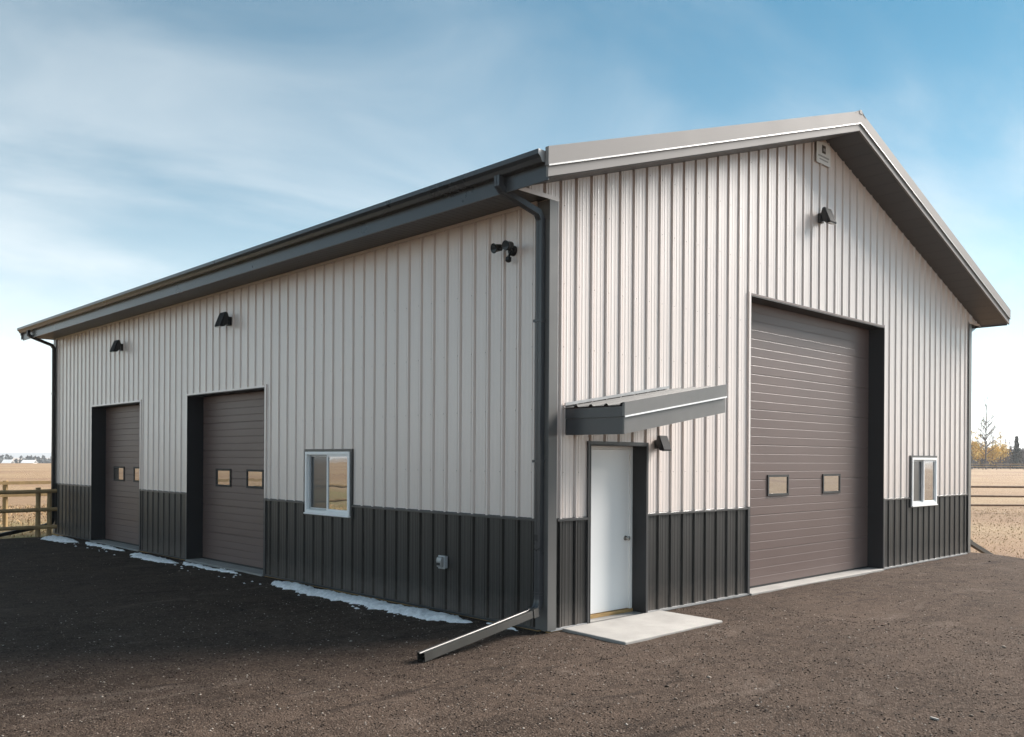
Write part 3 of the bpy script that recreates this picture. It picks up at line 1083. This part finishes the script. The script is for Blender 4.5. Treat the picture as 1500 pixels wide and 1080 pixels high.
# ------------------------------------------------ sliding windows
def slider(fr, a, b, z0, z1, label, left_is_low):
    def bx(s0, s1, d0, d1, p0, p1):
        return MB().hexa([fr(s0, d0, p0), fr(s1, d0, p0), fr(s1, d1, p0), fr(s0, d1, p0)], [fr(s0, d0, p1), fr(s1, d0, p1), fr(s1, d1, p1), fr(s0, d1, p1)])

    def ring(s0, s1, d0, d1, p0, p1, w):
        m_ = MB()
        for q_ in ((s0, s1, p0, p0 + w), (s0, s1, p1 - w, p1), (s0, s0 + w, p0 + w, p1 - w), (s1 - w, s1, p0 + w, p1 - w)):
            m_.hexa([fr(q_[0], d0, q_[2]), fr(q_[1], d0, q_[2]), fr(q_[1], d1, q_[2]), fr(q_[0], d1, q_[2])], [fr(q_[0], d0, q_[3]), fr(q_[1], d0, q_[3]), fr(q_[1], d1, q_[3]), fr(q_[0], d1, q_[3])])
        return m_
    win = ring(a + .004, b - .004, -.09, .048, z0 + .004, z1 - .004, .042).build('sliding_window', 'white_vinyl', B)
    tag(win, label)
    # dark channel round it
    for q_ in ((a - .034, a, z0 - .034, z1 + .034), (b, b + .034, z0 - .034, z1 + .034), (a, b, z1, z1 + .034), (a, b, z0 - .034, z0)):
        bx(q_[0], q_[1], -.002, .030, q_[2], q_[3]).build('window_channel', 'charcoal_trim', win)
    mid = (a + b) / 2
    h0, h1 = (a + .047, mid + .016), (mid - .016, b - .047)
    lowp, highp = (h0, h1)
    for k, (s0, s1) in enumerate((lowp, highp)):
        d1 = .030 if k == left_is_low else -.002
        ring(s0, s1, d1 - .03, d1, z0 + .047, z1 - .047, .028).build('sash', 'white_vinyl', win)
        bx(s0 + .03, s1 - .03, d1 - .019, d1 - .014, z0 + .07, z1 - .07).build('pane', 'glass' if k == left_is_low else 'screen_glass', win)
        if k != left_is_low:
            ring(s0 + .005, s1 - .02, d1 + .002, d1 + .012, z0 + .052, z1 - .052, .016).build('screen_frame', 'outlet_grey', win)
    bx(a - .01, b + .01, -.002, .062, z0 - .018, z0 + .002).build('sill_nose', 'white_vinyl', win)


slider(frs, *SIDE_WIN, 'white vinyl sliding window in the long side wall', 0)
slider(frg, *GAB_WIN, 'white vinyl sliding window right of the tall overhead door', 1)

# ------------------------------------------------ awning over the entry door (falls towards the building corner)
A0, A1, AD = 0.245, 2.135, 0.86
AZ0, AZ1 = 2.165, 2.465                 # underside at low and high end
asl = (AZ1 - AZ0) / (A1 - A0)
aw = MB()
aw.hexa([(A0 + .02, -AD + .02, AZ0 + .01), (A1 - .02, -AD + .02, AZ1 + .01), (A1 - .02, -.03, AZ1 + .01), (A0 + .02, -.03, AZ0 + .01)],
        [(A0 + .02, -AD + .02, AZ0 + .03), (A1 - .02, -AD + .02, AZ1 + .03), (A1 - .02, -.03, AZ1 + .03), (A0 + .02, -.03, AZ0 + .03)])
awo = aw.build('awning', 'soffit_steel', B)
tag(awo, 'small grey metal awning over the white entry door')
rs = MB()
pr = []
np_ = 4
wd = AD / np_
for j in range(np_):
    c = -AD + .01 + j * wd
    pr += [(c, .022), (c + .014, .022), (c + .032, 0), (c + wd - .032, 0), (c + wd - .014, .022)]
pr.append((-.012, .022))
vs = []
for y_, d_ in pr:
    vs += [(A0 - .03, y_, AZ0 + .305 + d_), (A1 + .0, y_, AZ1 + .305 + asl * .03 + d_)]
nn = len(pr)
for y_, d_ in pr:
    vs += [(A0 - .03, y_, AZ0 + .300 + d_), (A1 + .0, y_, AZ1 + .300 + asl * .03 + d_)]
rs.add(vs, [(2 * i, 2 * i + 1, 2 * i + 3, 2 * i + 2) for i in range(nn - 1)] + [(2 * (i + nn), 2 * (i + nn) + 2, 2 * (i + nn) + 3, 2 * (i + nn) + 1) for i in range(nn - 1)]
       + [(2 * i, 2 * i + 2, 2 * (i + nn) + 2, 2 * (i + nn)) for i in range(nn - 1)])
rs.build('awning_roof', 'awning_roof', awo)


def rake_box(y0, y1, lo, hi, x0, x1):
    return MB().hexa([(x0, y0, AZ0 + (x0 - A0) * asl + lo), (x1, y0, AZ0 + (x1 - A0) * asl + lo), (x1, y1, AZ0 + (x1 - A0) * asl + lo), (x0, y1, AZ0 + (x0 - A0) * asl + lo)],
                     [(x0, y0, AZ0 + (x0 - A0) * asl + hi), (x1, y0, AZ0 + (x1 - A0) * asl + hi), (x1, y1, AZ0 + (x1 - A0) * asl + hi), (x0, y1, AZ0 + (x0 - A0) * asl + hi)])


rake_box(-AD, -AD + .02, 0, .186, A0 + .0, A1).build('awning_fascia', 'awning_lit_steel', awo)
rake_box(-AD - .014, -AD + .02, .188, .335, A0 - .012, A1 + .012).build('awning_rake_trim', 'awning_lit_steel', awo)
rake_box(-AD - .020, -AD - .0145, .176, .192, A0 - .010, A1 + .010).build('awning_highlight', 'white_vinyl', awo)  # white strip put in as the highlight between the two fascia bands
MB().box(A0 - .0, A0 + .018, -AD + .021, -.026, AZ0, AZ0 + .18).build('awning_fascia', 'gutter_steel', awo)
MB().box(A0 - .014, A0 + .018, -AD + .021, -.026, AZ0 + .182, AZ0 + .292).build('awning_eave_trim', 'gutter_steel', awo)
MB().box(A1 - .018, A1, -AD + .021, -.026, AZ1, AZ1 + .30).build('awning_fascia', 'awning_lit_steel', awo)
rake_box(-.042, -.026, .33, .362, A0 - .02, A1).build('awning_flashing', 'galvanised', awo)
MB().box(A0 - .03, A0 - .014, -.034, -.022, AZ0 - .02, AZ0 + .32).build('awning_flashing', 'tan_steel', awo)

# ------------------------------------------------------------------ things on the walls


def wall_pack(loc, rz, sc, label):
    """x across, -y outwards (before turning)"""
    t = empty('wall_light', loc, label, 'wall light', 'black wall lights on the shop', rz)
    t.scale = (sc, sc, sc)
    ex = lambda a_, b_, x_: (x_, -a_, b_)
    MB().box(-.06, .06, -.055, -.0, -.09, .06).build('mount_box', 'black_metal', t, bevel=.006)
    k = MB()
    k.tube([(0, -.05, .03), (0, -.085, .065), (0, -.125, .06)], .022, 8)
    k.tube([(0, -.05, -.05), (0, -.10, -.06), (0, -.135, -.03)], .018, 8)
    k.build('knuckle', 'black_metal', t)
    MB().prism([(.075, .045), (.10, .125), (.135, .135), (.150, .115), (.185, -.115), (.155, -.125), (.10, -.06)], -.105, .105, ex).build('housing', 'black_metal', t, bevel=.006)
    MB().prism([(.138, .134), (.152, .128), (.245, -.105), (.240, -.128), (.190, -.128), (.152, .11)], -.11, .11, ex).build('hood', 'lamp_shell', t, bevel=.005)
    MB().box(-.09, .09, -.236, -.192, -.134, -.1285).build('lens', 'lamp_lens', t)
    return t


wall_pack((6.08, -.004, 5.70), 0, .95, 'black wall light high on the gable above the tall overhead door')
wall_pack((1.93, -.004, 2.10), 0, .72, 'small black wall light beside the entry door under the awning')
wall_pack((-.004, 7.52, 4.22), R(-90), .95, 'black wall light above the overhead door next to the sliding window')
wall_pack((-.004, 12.35, 4.19), R(-90), .95, 'black wall light above the overhead door nearest the rail fence')

# twin-head motion light
t = empty('motion_light', (-.004, .57, 4.27), 'black twin-head motion sensor light near the building corner', 'security light', None, R(-90))
m_ = MB()
m_.tube([(0, 0, 0), (0, -.035, 0)], [.062, .055], 16)
m_.build('base_plate', 'black_metal', t)
for sx in (-1, 1):
    a_ = MB()
    a_.tube([(sx * .02, -.03, .01), (sx * .05, -.085, .03), (sx * .075, -.11, .03)], .016, 8)
    a_.build('swivel_arm', 'black_metal', t)
    hd = MB()
    hx = sx * .085
    hd.tube([(hx, -.10, .035), (hx, -.115, .034), (hx + sx * .012, -.19, .016), (hx + sx * .014, -.215, .01), (hx + sx * .014, -.217, .01)], [.022, .038, .045, .058, .050], 14)
    hd.build('lamp_head', 'black_metal', t, smooth=False)
    ln = MB()
    ln.tube([(hx + sx * .014, -.2165, .0095), (hx + sx * .014, -.2205, .0085)], .046, 14)
    ln.build('lamp_lens', 'lamp_shell', t)
sn = MB()
sn.tube([(0, -.03, -.02), (0, -.06, -.05), (0, -.075, -.085)], .014, 8)
sn.tube([(0, -.075, -.07), (0, -.075, -.085), (0, -.08, -.125), (0, -.082, -.14)], [.02, .034, .036, .02], 12)
sn.build('motion_sensor', 'black_metal', t)

# outdoor outlet
t = empty('outdoor_outlet', (-.004, 1.76, .62), 'grey weatherproof outlet box on the charcoal wainscot', 'outlet', None, R(-90))
MB().box(-.055, .055, -.05, -.0, -.075, .075).build('box', 'outlet_grey', t, bevel=.006)
MB().box(-.062, .062, -.056, -.0505, -.082, .082).build('cover_plate', 'outlet_grey', t, bevel=.003)
MB().prism([(.057, -.06), (.095, -.06), (.105, .02), (.095, .06), (.057, .068)], -.045, .045, lambda a_, b_, x_: (x_, -a_, b_)).build('bubble_cover', 'galvanised', t, bevel=.006)
MB().box(-.03, .03, -.11, -.1055, -.035, -.005).build('latch', 'rubber', t)

# small sign under the gable peak
t = empty('gable_sign', (6.14, -.026, 6.70), 'small white sign with brown square emblem under the gable peak', 'sign')
sgn = MB()
sgn.prism([(-.225, -.16), (.225, -.16), (.225, .155), (.10, .20), (-.225, .155)], 0, .012, lambda a_, b_, x_: (a_, -x_, b_))
sgn.build('sign_board', 'sign_white', t)
em = MB()
em.box(-.055, .06, -.0155, -.0125, .01, .135)
em.build('emblem', 'sign_brown', t)
em2 = MB()
em2.box(-.02, .045, -.0175, -.0158, .045, .09)
em2.build('emblem_detail', 'sign_grey', t)
ln = MB()
for z_, a_, b_, w_ in ((-.045, -.17, .17, .012), (-.095, -.13, .14, .009)):
    x_ = a_
    while x_ < b_:
        l_ = random.uniform(.02, .05)
        ln.box(x_, min(b_, x_ + l_), -.0150, -.0125, z_ - w_, z_ + w_)
        x_ += l_ + .012
ln.build('small_print', 'sign_grey', t)

# ------------------------------------------------------------------ pad, snow, small litter
cp = MB()
cp.hexa([(.20, -.03, -.08), (.14, -.975, -.08), (1.965, -.955, -.08), (1.99, -.03, -.08)][::-1], [(.20, -.03, .024), (.14, -.975, .022), (1.965, -.955, .022), (1.99, -.03, .024)][::-1])
tag(cp.build('concrete_pad', 'concrete', bevel=.012), 'pale concrete landing pad in front of the white entry door', 'concrete pad')


def snow(y0, y1, xi, wmin, wmax, seed, label, hgt=.035):
    """strip of old snow lying along the foot of the side wall: lumpy mound with ragged edge"""
    n_ = max(16, int((y1 - y0) / .025))
    m = 9
    V_, F_ = [], []
    for i in range(n_ + 1):
        u = i / n_
        y_ = y0 + (y1 - y0) * u
        env = min(1, (min(u, 1 - u) * (y1 - y0)) / .45) ** .55
        nz1 = noise.noise(Vector((y_ * 2.3, seed, 0))) * .5 + noise.noise(Vector((y_ * 7, seed, 4))) * .35 + noise.noise(Vector((y_ * 19, seed, 9))) * .35 + noise.noise(Vector((y_ * 43, seed, 13))) * .22
        nz2 = noise.noise(Vector((y_ * 3.3, seed, 20))) * .07 + noise.noise(Vector((y_ * 14, seed, 24))) * .04
        w_ = (wmin + (wmax - wmin) * max(0, min(1, .5 + nz1))) * env
        c_ = xi - wmax * .25 - w_ * .3 + nz2
        for j in range(m):
            t_ = j / (m - 1)
            x_ = c_ + w_ * (.5 - t_)
            hz_ = hgt * (env ** .6) * (math.sin(math.pi * t_) ** .5) * (1 + .7 * noise.noise(Vector((x_ * 11, y_ * 11, seed))) + .5 * noise.noise(Vector((x_ * 31, y_ * 31, seed)))) if 0 < j < m - 1 else -.012
            V_.append((x_, y_, yard_z(x_, y_) + hz_))
    for i in range(n_):
        for j in range(m - 1):
            p0 = i * m + j
            F_.append((p0, p0 + 1, p0 + m + 1, p0 + m))
    o = npmesh('snow_patch', V_, F_, 'snow', smooth=True)
    tag(o, label, 'snow', 'leftover snow along the side wall')


cm = MB()
for _ in range(60):
    x_, y_, r_ = random.uniform(-.66, -.22), random.uniform(.8, 15.6), random.uniform(.012, .04)
    k_ = random.randint(5, 8)
    ring = [(x_ + math.cos(6.283 * i / k_) * r_ * random.uniform(.6, 1.2), y_ + math.sin(6.283 * i / k_) * r_ * random.uniform(.8, 2.2), yard_z(x_, y_) - .004) for i in range(k_)]
    cm.add(ring + [(x_, y_, yard_z(x_, y_) + r_ * .45)], [(i, (i + 1) % k_, k_) for i in range(k_)])
tag(cm.build('snow_crumbs', 'snow'), 'loose crumbs of snow scattered off the edge of the wall strips', 'snow', kind='stuff')

snow(1.0, 5.55, -.10, .22, .46, 3.0, 'long strip of old snow below the sliding window by the downspout pipe', .05)
snow(.30, .86, -.10, .05, .14, 5.0, 'tiny scrap of snow behind the angled downspout pipe', .03)
snow(6.8, 9.0, -.12, .04, .22, 8.0, 'thin ragged snow strip before the overhead door beside the window', .03)
snow(8.9, 10.9, -.20, .16, .40, 11.0, 'snow strip between the two side overhead doors', .04)
snow(11.6, 13.9, -.14, .06, .26, 14.0, 'thin snow strip before the overhead door at the fence end', .035)
snow(14.1, 15.75, -.18, .30, .55, 17.0, 'broad snow patch beside the rail fence end', .06)

for x_, y_, l_, an_, nm, lab in ((2.0, -5.15, .20, .5, 'wood_stick', 'pale thin stick lying on the gravel yard'), (-.25, -4.2, .07, 1.2, 'wood_chip', 'pale wood chip lying on the gravel yard')):
    o = MB().box(-l_ / 2, l_ / 2, -.008, .008, 0, .012).build(nm, 'concrete')
    o.location = (x_, y_, yard_z(x_, y_) + .004)
    o.rotation_euler = (0, .04, an_)
    tag(o, lab, 'litter')


# ------------------------------------------------------------------ fences
def pole(p, q, r_, name, m, parent, n_=8, wobble=.006):
    p, q = Vector(p), Vector(q)
    pts = []
    for i in range(5):
        t_ = i / 4
        c = p.lerp(q, t_)
        pts.append((c.x + random.uniform(-wobble, wobble), c.y + random.uniform(-wobble, wobble), c.z + random.uniform(-wobble, wobble)))
    return MB().tube(pts, [r_ * random.uniform(.93, 1.05) for _ in pts], n_).build(name, m, parent, smooth=False)


f1 = empty('rail_fence', (-.5, 16.1, 0), 'brown round-rail wooden fence butting against the building corner', 'fence')
for x_ in (-.55, -.30, -3.2, -6.0, -8.8, -11.6):
    pole((x_ + .5, .0, -.35), (x_ + .5, 0, 1.10 if x_ > -.5 else 1.15), .055, 'post', 'fence_wood', f1)
for z_ in (1.06, .635, .235):
    segs = [(-.17, -3.3), (-3.1, -6.1), (-5.9, -8.9), (-8.7, -11.8)]
    for k, (a_, b_) in enumerate(segs):
        pole((a_ + .5, -.085, z_ + random.uniform(-.01, .01)), (b_ + .5, -.085, z_ + random.uniform(-.015, .015)), .045, 'rail', 'fence_wood', f1)

f2 = empty('paddock_fence', (0, 20.9, -.13), 'pale new-wood paddock fence behind the brown rail fence', 'fence')
for x_ in (2.6, -.02, -2.6, -5.2, -7.8, -10.4):
    pole((x_, 0, -.3), (x_, 0, 1.33), .07, 'post', 'pale_fence_wood', f2)
for z_ in (1.27, .93):
    for x_ in (2.7, 0.1, -2.5, -5.1, -7.7):
        MB().box(x_ - 2.62, x_ - .02, -.10, -.072, z_ - .045, z_ + .045).build('rail', 'pale_fence_wood', f2)

# fence in the right-hand field, and the far line of posts
f3 = empty('field_fence', (30.9, 5.8, 0), 'thin brown three-rail fence in the dry field beyond the building', 'fence')
dirf = Vector((.74, -.67, 0)).normalized()
ps = [Vector((30.9 + 3.9, 5.8 + 3.2, 0)) + dirf * (k * 7.5) for k in range(-4, 5)]
for p_ in ps:
    z_ = float(field_z(p_.x, p_.y))
    pole((p_.x - 30.9, p_.y - 5.8, z_ - .3), (p_.x - 30.9, p_.y - 5.8, z_ + 1.28), .065, 'post', 'grey_fence_wood', f3)
for p_, q_ in zip(ps, ps[1:]):
    for h_ in (1.16, .74, .33):
        pole((p_.x - 30.9, p_.y - 5.8, float(field_z(p_.x, p_.y)) + h_), (q_.x - 30.9, q_.y - 5.8, float(field_z(q_.x, q_.y)) + h_), .05, 'rail', 'grey_fence_wood', f3)

camp = Vector((-7.068, -6.794, 0))


def ground_at(u, dist):
    """point at a given depth along the direction of a picture column"""
    fw = Vector((math.sin(YAW), math.cos(YAW), 0))
    rt = Vector((math.cos(YAW), -math.sin(YAW), 0))
    p_ = camp + fw * dist + rt * ((u - 750) / 1310.2 * dist)
    return Vector((p_.x, p_.y, float(field_z(p_.x, p_.y))))


o_ = ground_at(1460, 232)
f4 = empty('far_fence', o_, 'far pale fence of posts and boards before the yellow trees', 'fence')
pts4 = [ground_at(u, 232) - o_ for u in range(1300, 1640, 20)]
for p_ in pts4:
    pole((p_.x, p_.y, p_.z - .3), (p_.x, p_.y, p_.z + 1.6), .11, 'post', 'grey_fence_wood', f4, 5)
for p_, q_ in zip(pts4, pts4[1:]):
    for h_ in (1.45, .85):
        pole((p_.x, p_.y, p_.z + h_), (q_.x, q_.y, q_.z + h_), .07, 'rail', 'pale_fence_wood', f4, 4)


# ------------------------------------------------------------------ trees
def limbs(mb, p, d, l, r_, depth, spread, tips, up=.25, n=4):
    d = d.normalized()
    q_ = p + d * l
    mid = p.lerp(q_, .5) + Vector((random.uniform(-1, 1), random.uniform(-1, 1), 0)) * l * .05
    mb.tube([p, mid, q_], [r_, r_ * .8, r_ * .58], n if r_ > .05 else 3, cap=False)
    tips.append(q_)
    tips.append(mid)
    if depth == 0:
        return
    for k in range(random.randint(2, 4)):
        a_ = random.random() * 6.28
        nd = d + Vector((math.cos(a_), math.sin(a_), random.uniform(-.2, .5))) * spread
        nd.z += up
        limbs(mb, p.lerp(q_, random.uniform(.45, 1)), nd, l * random.uniform(.5, .75), r_ * .52, depth - 1, spread, tips, up, n)


def leaf_mesh(pts, nper, sz, spreadr, m, name, parent):
    P_ = np.array([tuple(p_) for p_ in pts])
    n_ = len(P_) * nper
    C = np.repeat(P_, nper, 0) + rng.normal(0, spreadr, (n_, 3))
    a1 = rng.normal(0, 1, (n_, 3))
    a2 = rng.normal(0, 1, (n_, 3))
    a1 /= np.linalg.norm(a1, axis=1)[:, None]
    a2 -= a1 * (a1 * a2).sum(1)[:, None]
    a2 /= np.linalg.norm(a2, axis=1)[:, None]
    s_ = sz * (.6 + .8 * rng.random((n_, 1)))
    V_ = np.stack([C - a1 * s_, C + a2 * s_ * .6, C + a1 * s_, C - a2 * s_ * .6], 1).reshape(-1, 3)
    return npmesh(name, V_, np.arange(4 * n_).reshape(-1, 4), m, parent)


def tree(kind, u, dist, h, name, label, group):
    p_ = ground_at(u, dist)
    t_ = empty(name, p_, label, 'tree', group)
    mb_ = MB()
    tips = []
    if kind == 'spruce':
        mb_.tube([(0, 0, -.3), (0, 0, h * .5), (0, 0, h)], [h * .022, h * .014, .02], 6)
        mb_.build('trunk', 'bark', t_)
        pts = []
        for i in range(26):
            z_ = h * (.06 + .92 * i / 26)
            rr = (h * .20) * (1 - i / 26.5) * random.uniform(.8, 1.15)
            for k in range(9):
                a_ = random.random() * 6.28
                for f_ in (.35, .7, 1.0):
                    pts.append((math.cos(a_) * rr * f_, math.sin(a_) * rr * f_, z_ - rr * f_ * .35))
        leaf_mesh(pts, 3, h * .025, h * .012, 'spruce_leaf', 'crown', t_)
        return t_
    top = h * (.55 if kind != 'tall' else .75)
    mb_.tube([(0, 0, -.3), (random.uniform(-.1, .1), .1, top * .5), (0, 0, top)], [h * (.016 if kind != 'tall' else .011), h * (.012 if kind != 'tall' else .008), h * .006], 6, cap=False)
    nbr = 16 if kind != 'tall' else 24
    for k in range(nbr):
        z_ = top * (.25 + .75 * k / nbr)
        a_ = k * 2.4 + random.random()
        d_ = Vector((math.cos(a_), math.sin(a_), .9))
        limbs(mb_, Vector((0, 0, z_)), d_, h * random.uniform(.13, .2) * (1.15 - .5 * k / nbr), h * .006, 2, .7, tips)
    limbs(mb_, Vector((0, 0, top)), Vector((0, 0, 1)), h * .25, h * .007, 2, .5, tips)
    mb_.build('trunk', 'bark' if kind != 'grey' else 'grey_twigs', t_)
    if kind == 'yellow':
        low = [q_ for q_ in tips if q_.z < h * .9]
        leaf_mesh(low, 3, .20, .5, 'yellow_crown', 'crown', t_)
    elif kind == 'tall':
        leaf_mesh([q_ for q_ in tips if random.random() < .25], 1, .10, .3, 'yellow_crown', 'crown', t_)
    else:
        tw = MB()
        for q_ in tips:
            for k in range(2):
                e_ = q_ + Vector((random.uniform(-1, 1), random.uniform(-1, 1), random.uniform(.2, 1.2))) * h * .06
                tw.tube([q_, e_], [.03, .012], 3, cap=False)
        tw.build('crown', 'grey_twigs', t_)
    return t_


G = 'trees beyond the far fence'
tree('yellow', 1424, 246, 11.5, 'autumn_tree', 'yellow autumn tree showing just beyond the building corner', G)
tree('yellow', 1434, 252, 10.5, 'autumn_tree', 'low yellow autumn tree left of the tall bare tree', G)
tree('tall', 1444.5, 238, 17.0, 'bare_tree', 'tall thin bare tree standing among the yellow trees', G)
tree('yellow', 1454, 250, 9.6, 'autumn_tree', 'low yellow autumn tree right of the tall bare tree', G)
tree('yellow', 1466, 258, 11.0, 'autumn_tree', 'thin yellow autumn tree next to the grey bare trees', G)
tree('grey', 1474, 262, 9.0, 'bare_tree', 'grey bare tree between the yellow trees and the spruce', G)
tree('grey', 1481, 270, 8.4, 'bare_tree', 'grey bare tree close left of the dark spruce', G)
tree('spruce', 1489, 256, 9.6, 'spruce_tree', 'dark spruce tree among grey bare trees', G)
tree('grey', 1497, 268, 9.4, 'bare_tree', 'grey bare tree right of the dark spruce', G)
tree('grey', 1508, 262, 9.4, 'bare_tree', 'grey bare tree past the dark spruce in the far row', G)
tree('grey', 1416, 262, 9.0, 'bare_tree', 'grey bare tree mostly hidden behind the building corner', G)


# distant woods that read as one mass
def wood(name, label, u0, u1, dist, n_, hmin, hmax, m, depth=60):
    pts = []
    for k in range(n_):
        p_ = ground_at(u0 + (u1 - u0) * random.random(), dist + random.random() * depth)
        h_ = random.uniform(hmin, hmax)
        for j in range(34):
            t_ = random.random()
            rr = h_ * .28 * (1 - t_ * .75)
            a_ = random.random() * 6.28
            pts.append((p_.x + math.cos(a_) * rr * random.random() ** .5, p_.y + math.sin(a_) * rr * random.random() ** .5, p_.z + h_ * t_))
    o = leaf_mesh(pts, 1, (hmin + hmax) * .09, .2, m, name, None)
    tag(o, label, 'woods', kind='stuff')


wood('far_woods', 'distant dark woods along the left horizon', -420, 420, 760, 520, 7, 12, 'far_wood', 90)
wood('field_woods', 'grey leafless woods behind the spruce at the right field edge', 1380, 1900, 285, 260, 4, 7.5, 'grey_twigs', 40)

# far ridge
hp = []
for k in range(160):
    a_ = R(-20) + R(130) * k / 159
    d_ = 5200
    h_ = 17 + 6 * noise.noise(Vector((k * .11, 3, 0))) + 5 * noise.noise(Vector((k * .4, 7, 0)))
    hp.append((math.cos(a_) * d_, math.sin(a_) * d_, h_))
V_, F_ = [], []
for k, (x_, y_, h_) in enumerate(hp):
    for sc, hh in ((.93, -20), (.955, h_ * .35), (.985, h_ * .85), (1.0, h_), (1.06, -20)):
        V_.append((x_ * sc, y_ * sc, hh))
for k in range(len(hp) - 1):
    for j in range(4):
        F_.append((k * 5 + j, k * 5 + j + 5, k * 5 + j + 6, k * 5 + j + 1))
tag(npmesh('hills', V_, F_, 'far_hill', smooth=True), 'low blue ridge on the horizon', kind='structure')


# far white farm buildings
def barn(u, dist, w_, d_, h_, rise, label):
    p_ = ground_at(u, dist)
    t_ = empty('farm_shed', p_, label, 'building', 'far white farm buildings', -YAW + R(8))
    MB().box(-w_ / 2, w_ / 2, -d_ / 2, d_ / 2, -.5, h_).build('wall', 'far_wall', t_)
    r_ = MB()
    r_.prism([(-d_ / 2 - .4, h_ - .05), (0, h_ + rise), (d_ / 2 + .4, h_ - .05), (d_ / 2 + .4, h_ + .12), (0, h_ + rise + .2), (-d_ / 2 - .4, h_ + .12)], -w_ / 2 - .4, w_ / 2 + .4, lambda a_, b_, x_: (x_, a_, b_))
    r_.build('roof', 'far_roof', t_)
    for x_ in (-w_ * .3, w_ * .1):
        MB().box(x_, x_ + w_ * .12, -d_ / 2 - .06, -d_ / 2 + .01, h_ * .35, h_ * .75).build('window', 'far_glass', t_)
    MB().box(w_ * .28, w_ * .42, -d_ / 2 - .06, -d_ / 2 + .01, -.4, h_ * .8).build('door', 'far_roof', t_)


barn(12, 640, 5.5, 7, 5.6, 2.4, 'small far white farm shed at the edge of the field')
barn(43, 650, 8, 8, 5.8, 2.0, 'long far white farm shed next to the smaller one')


# ------------------------------------------------------------------ the air between here and the horizon
hzb = MB().box(-5900, 5900, -5900, 5900, -24, 48)
ho = hzb.build('haze', None)
hm = bpy.data.materials.new('haze_air')
hm.use_nodes = True
hm.node_tree.nodes.clear()
pv = hm.node_tree.nodes.new('ShaderNodeVolumePrincipled')
pv.inputs['Color'].default_value = (0.93, 0.96, 1.0, 1)
pv.inputs['Density'].default_value = 0.00026
pv.inputs['Anisotropy'].default_value = 0.2
mo = hm.node_tree.nodes.new('ShaderNodeOutputMaterial')
hm.node_tree.links.new(pv.outputs[0], mo.inputs['Volume'])
ho.data.materials.append(hm)
tag(ho, 'thin pale haze in the air over the fields', 'haze', kind='stuff')
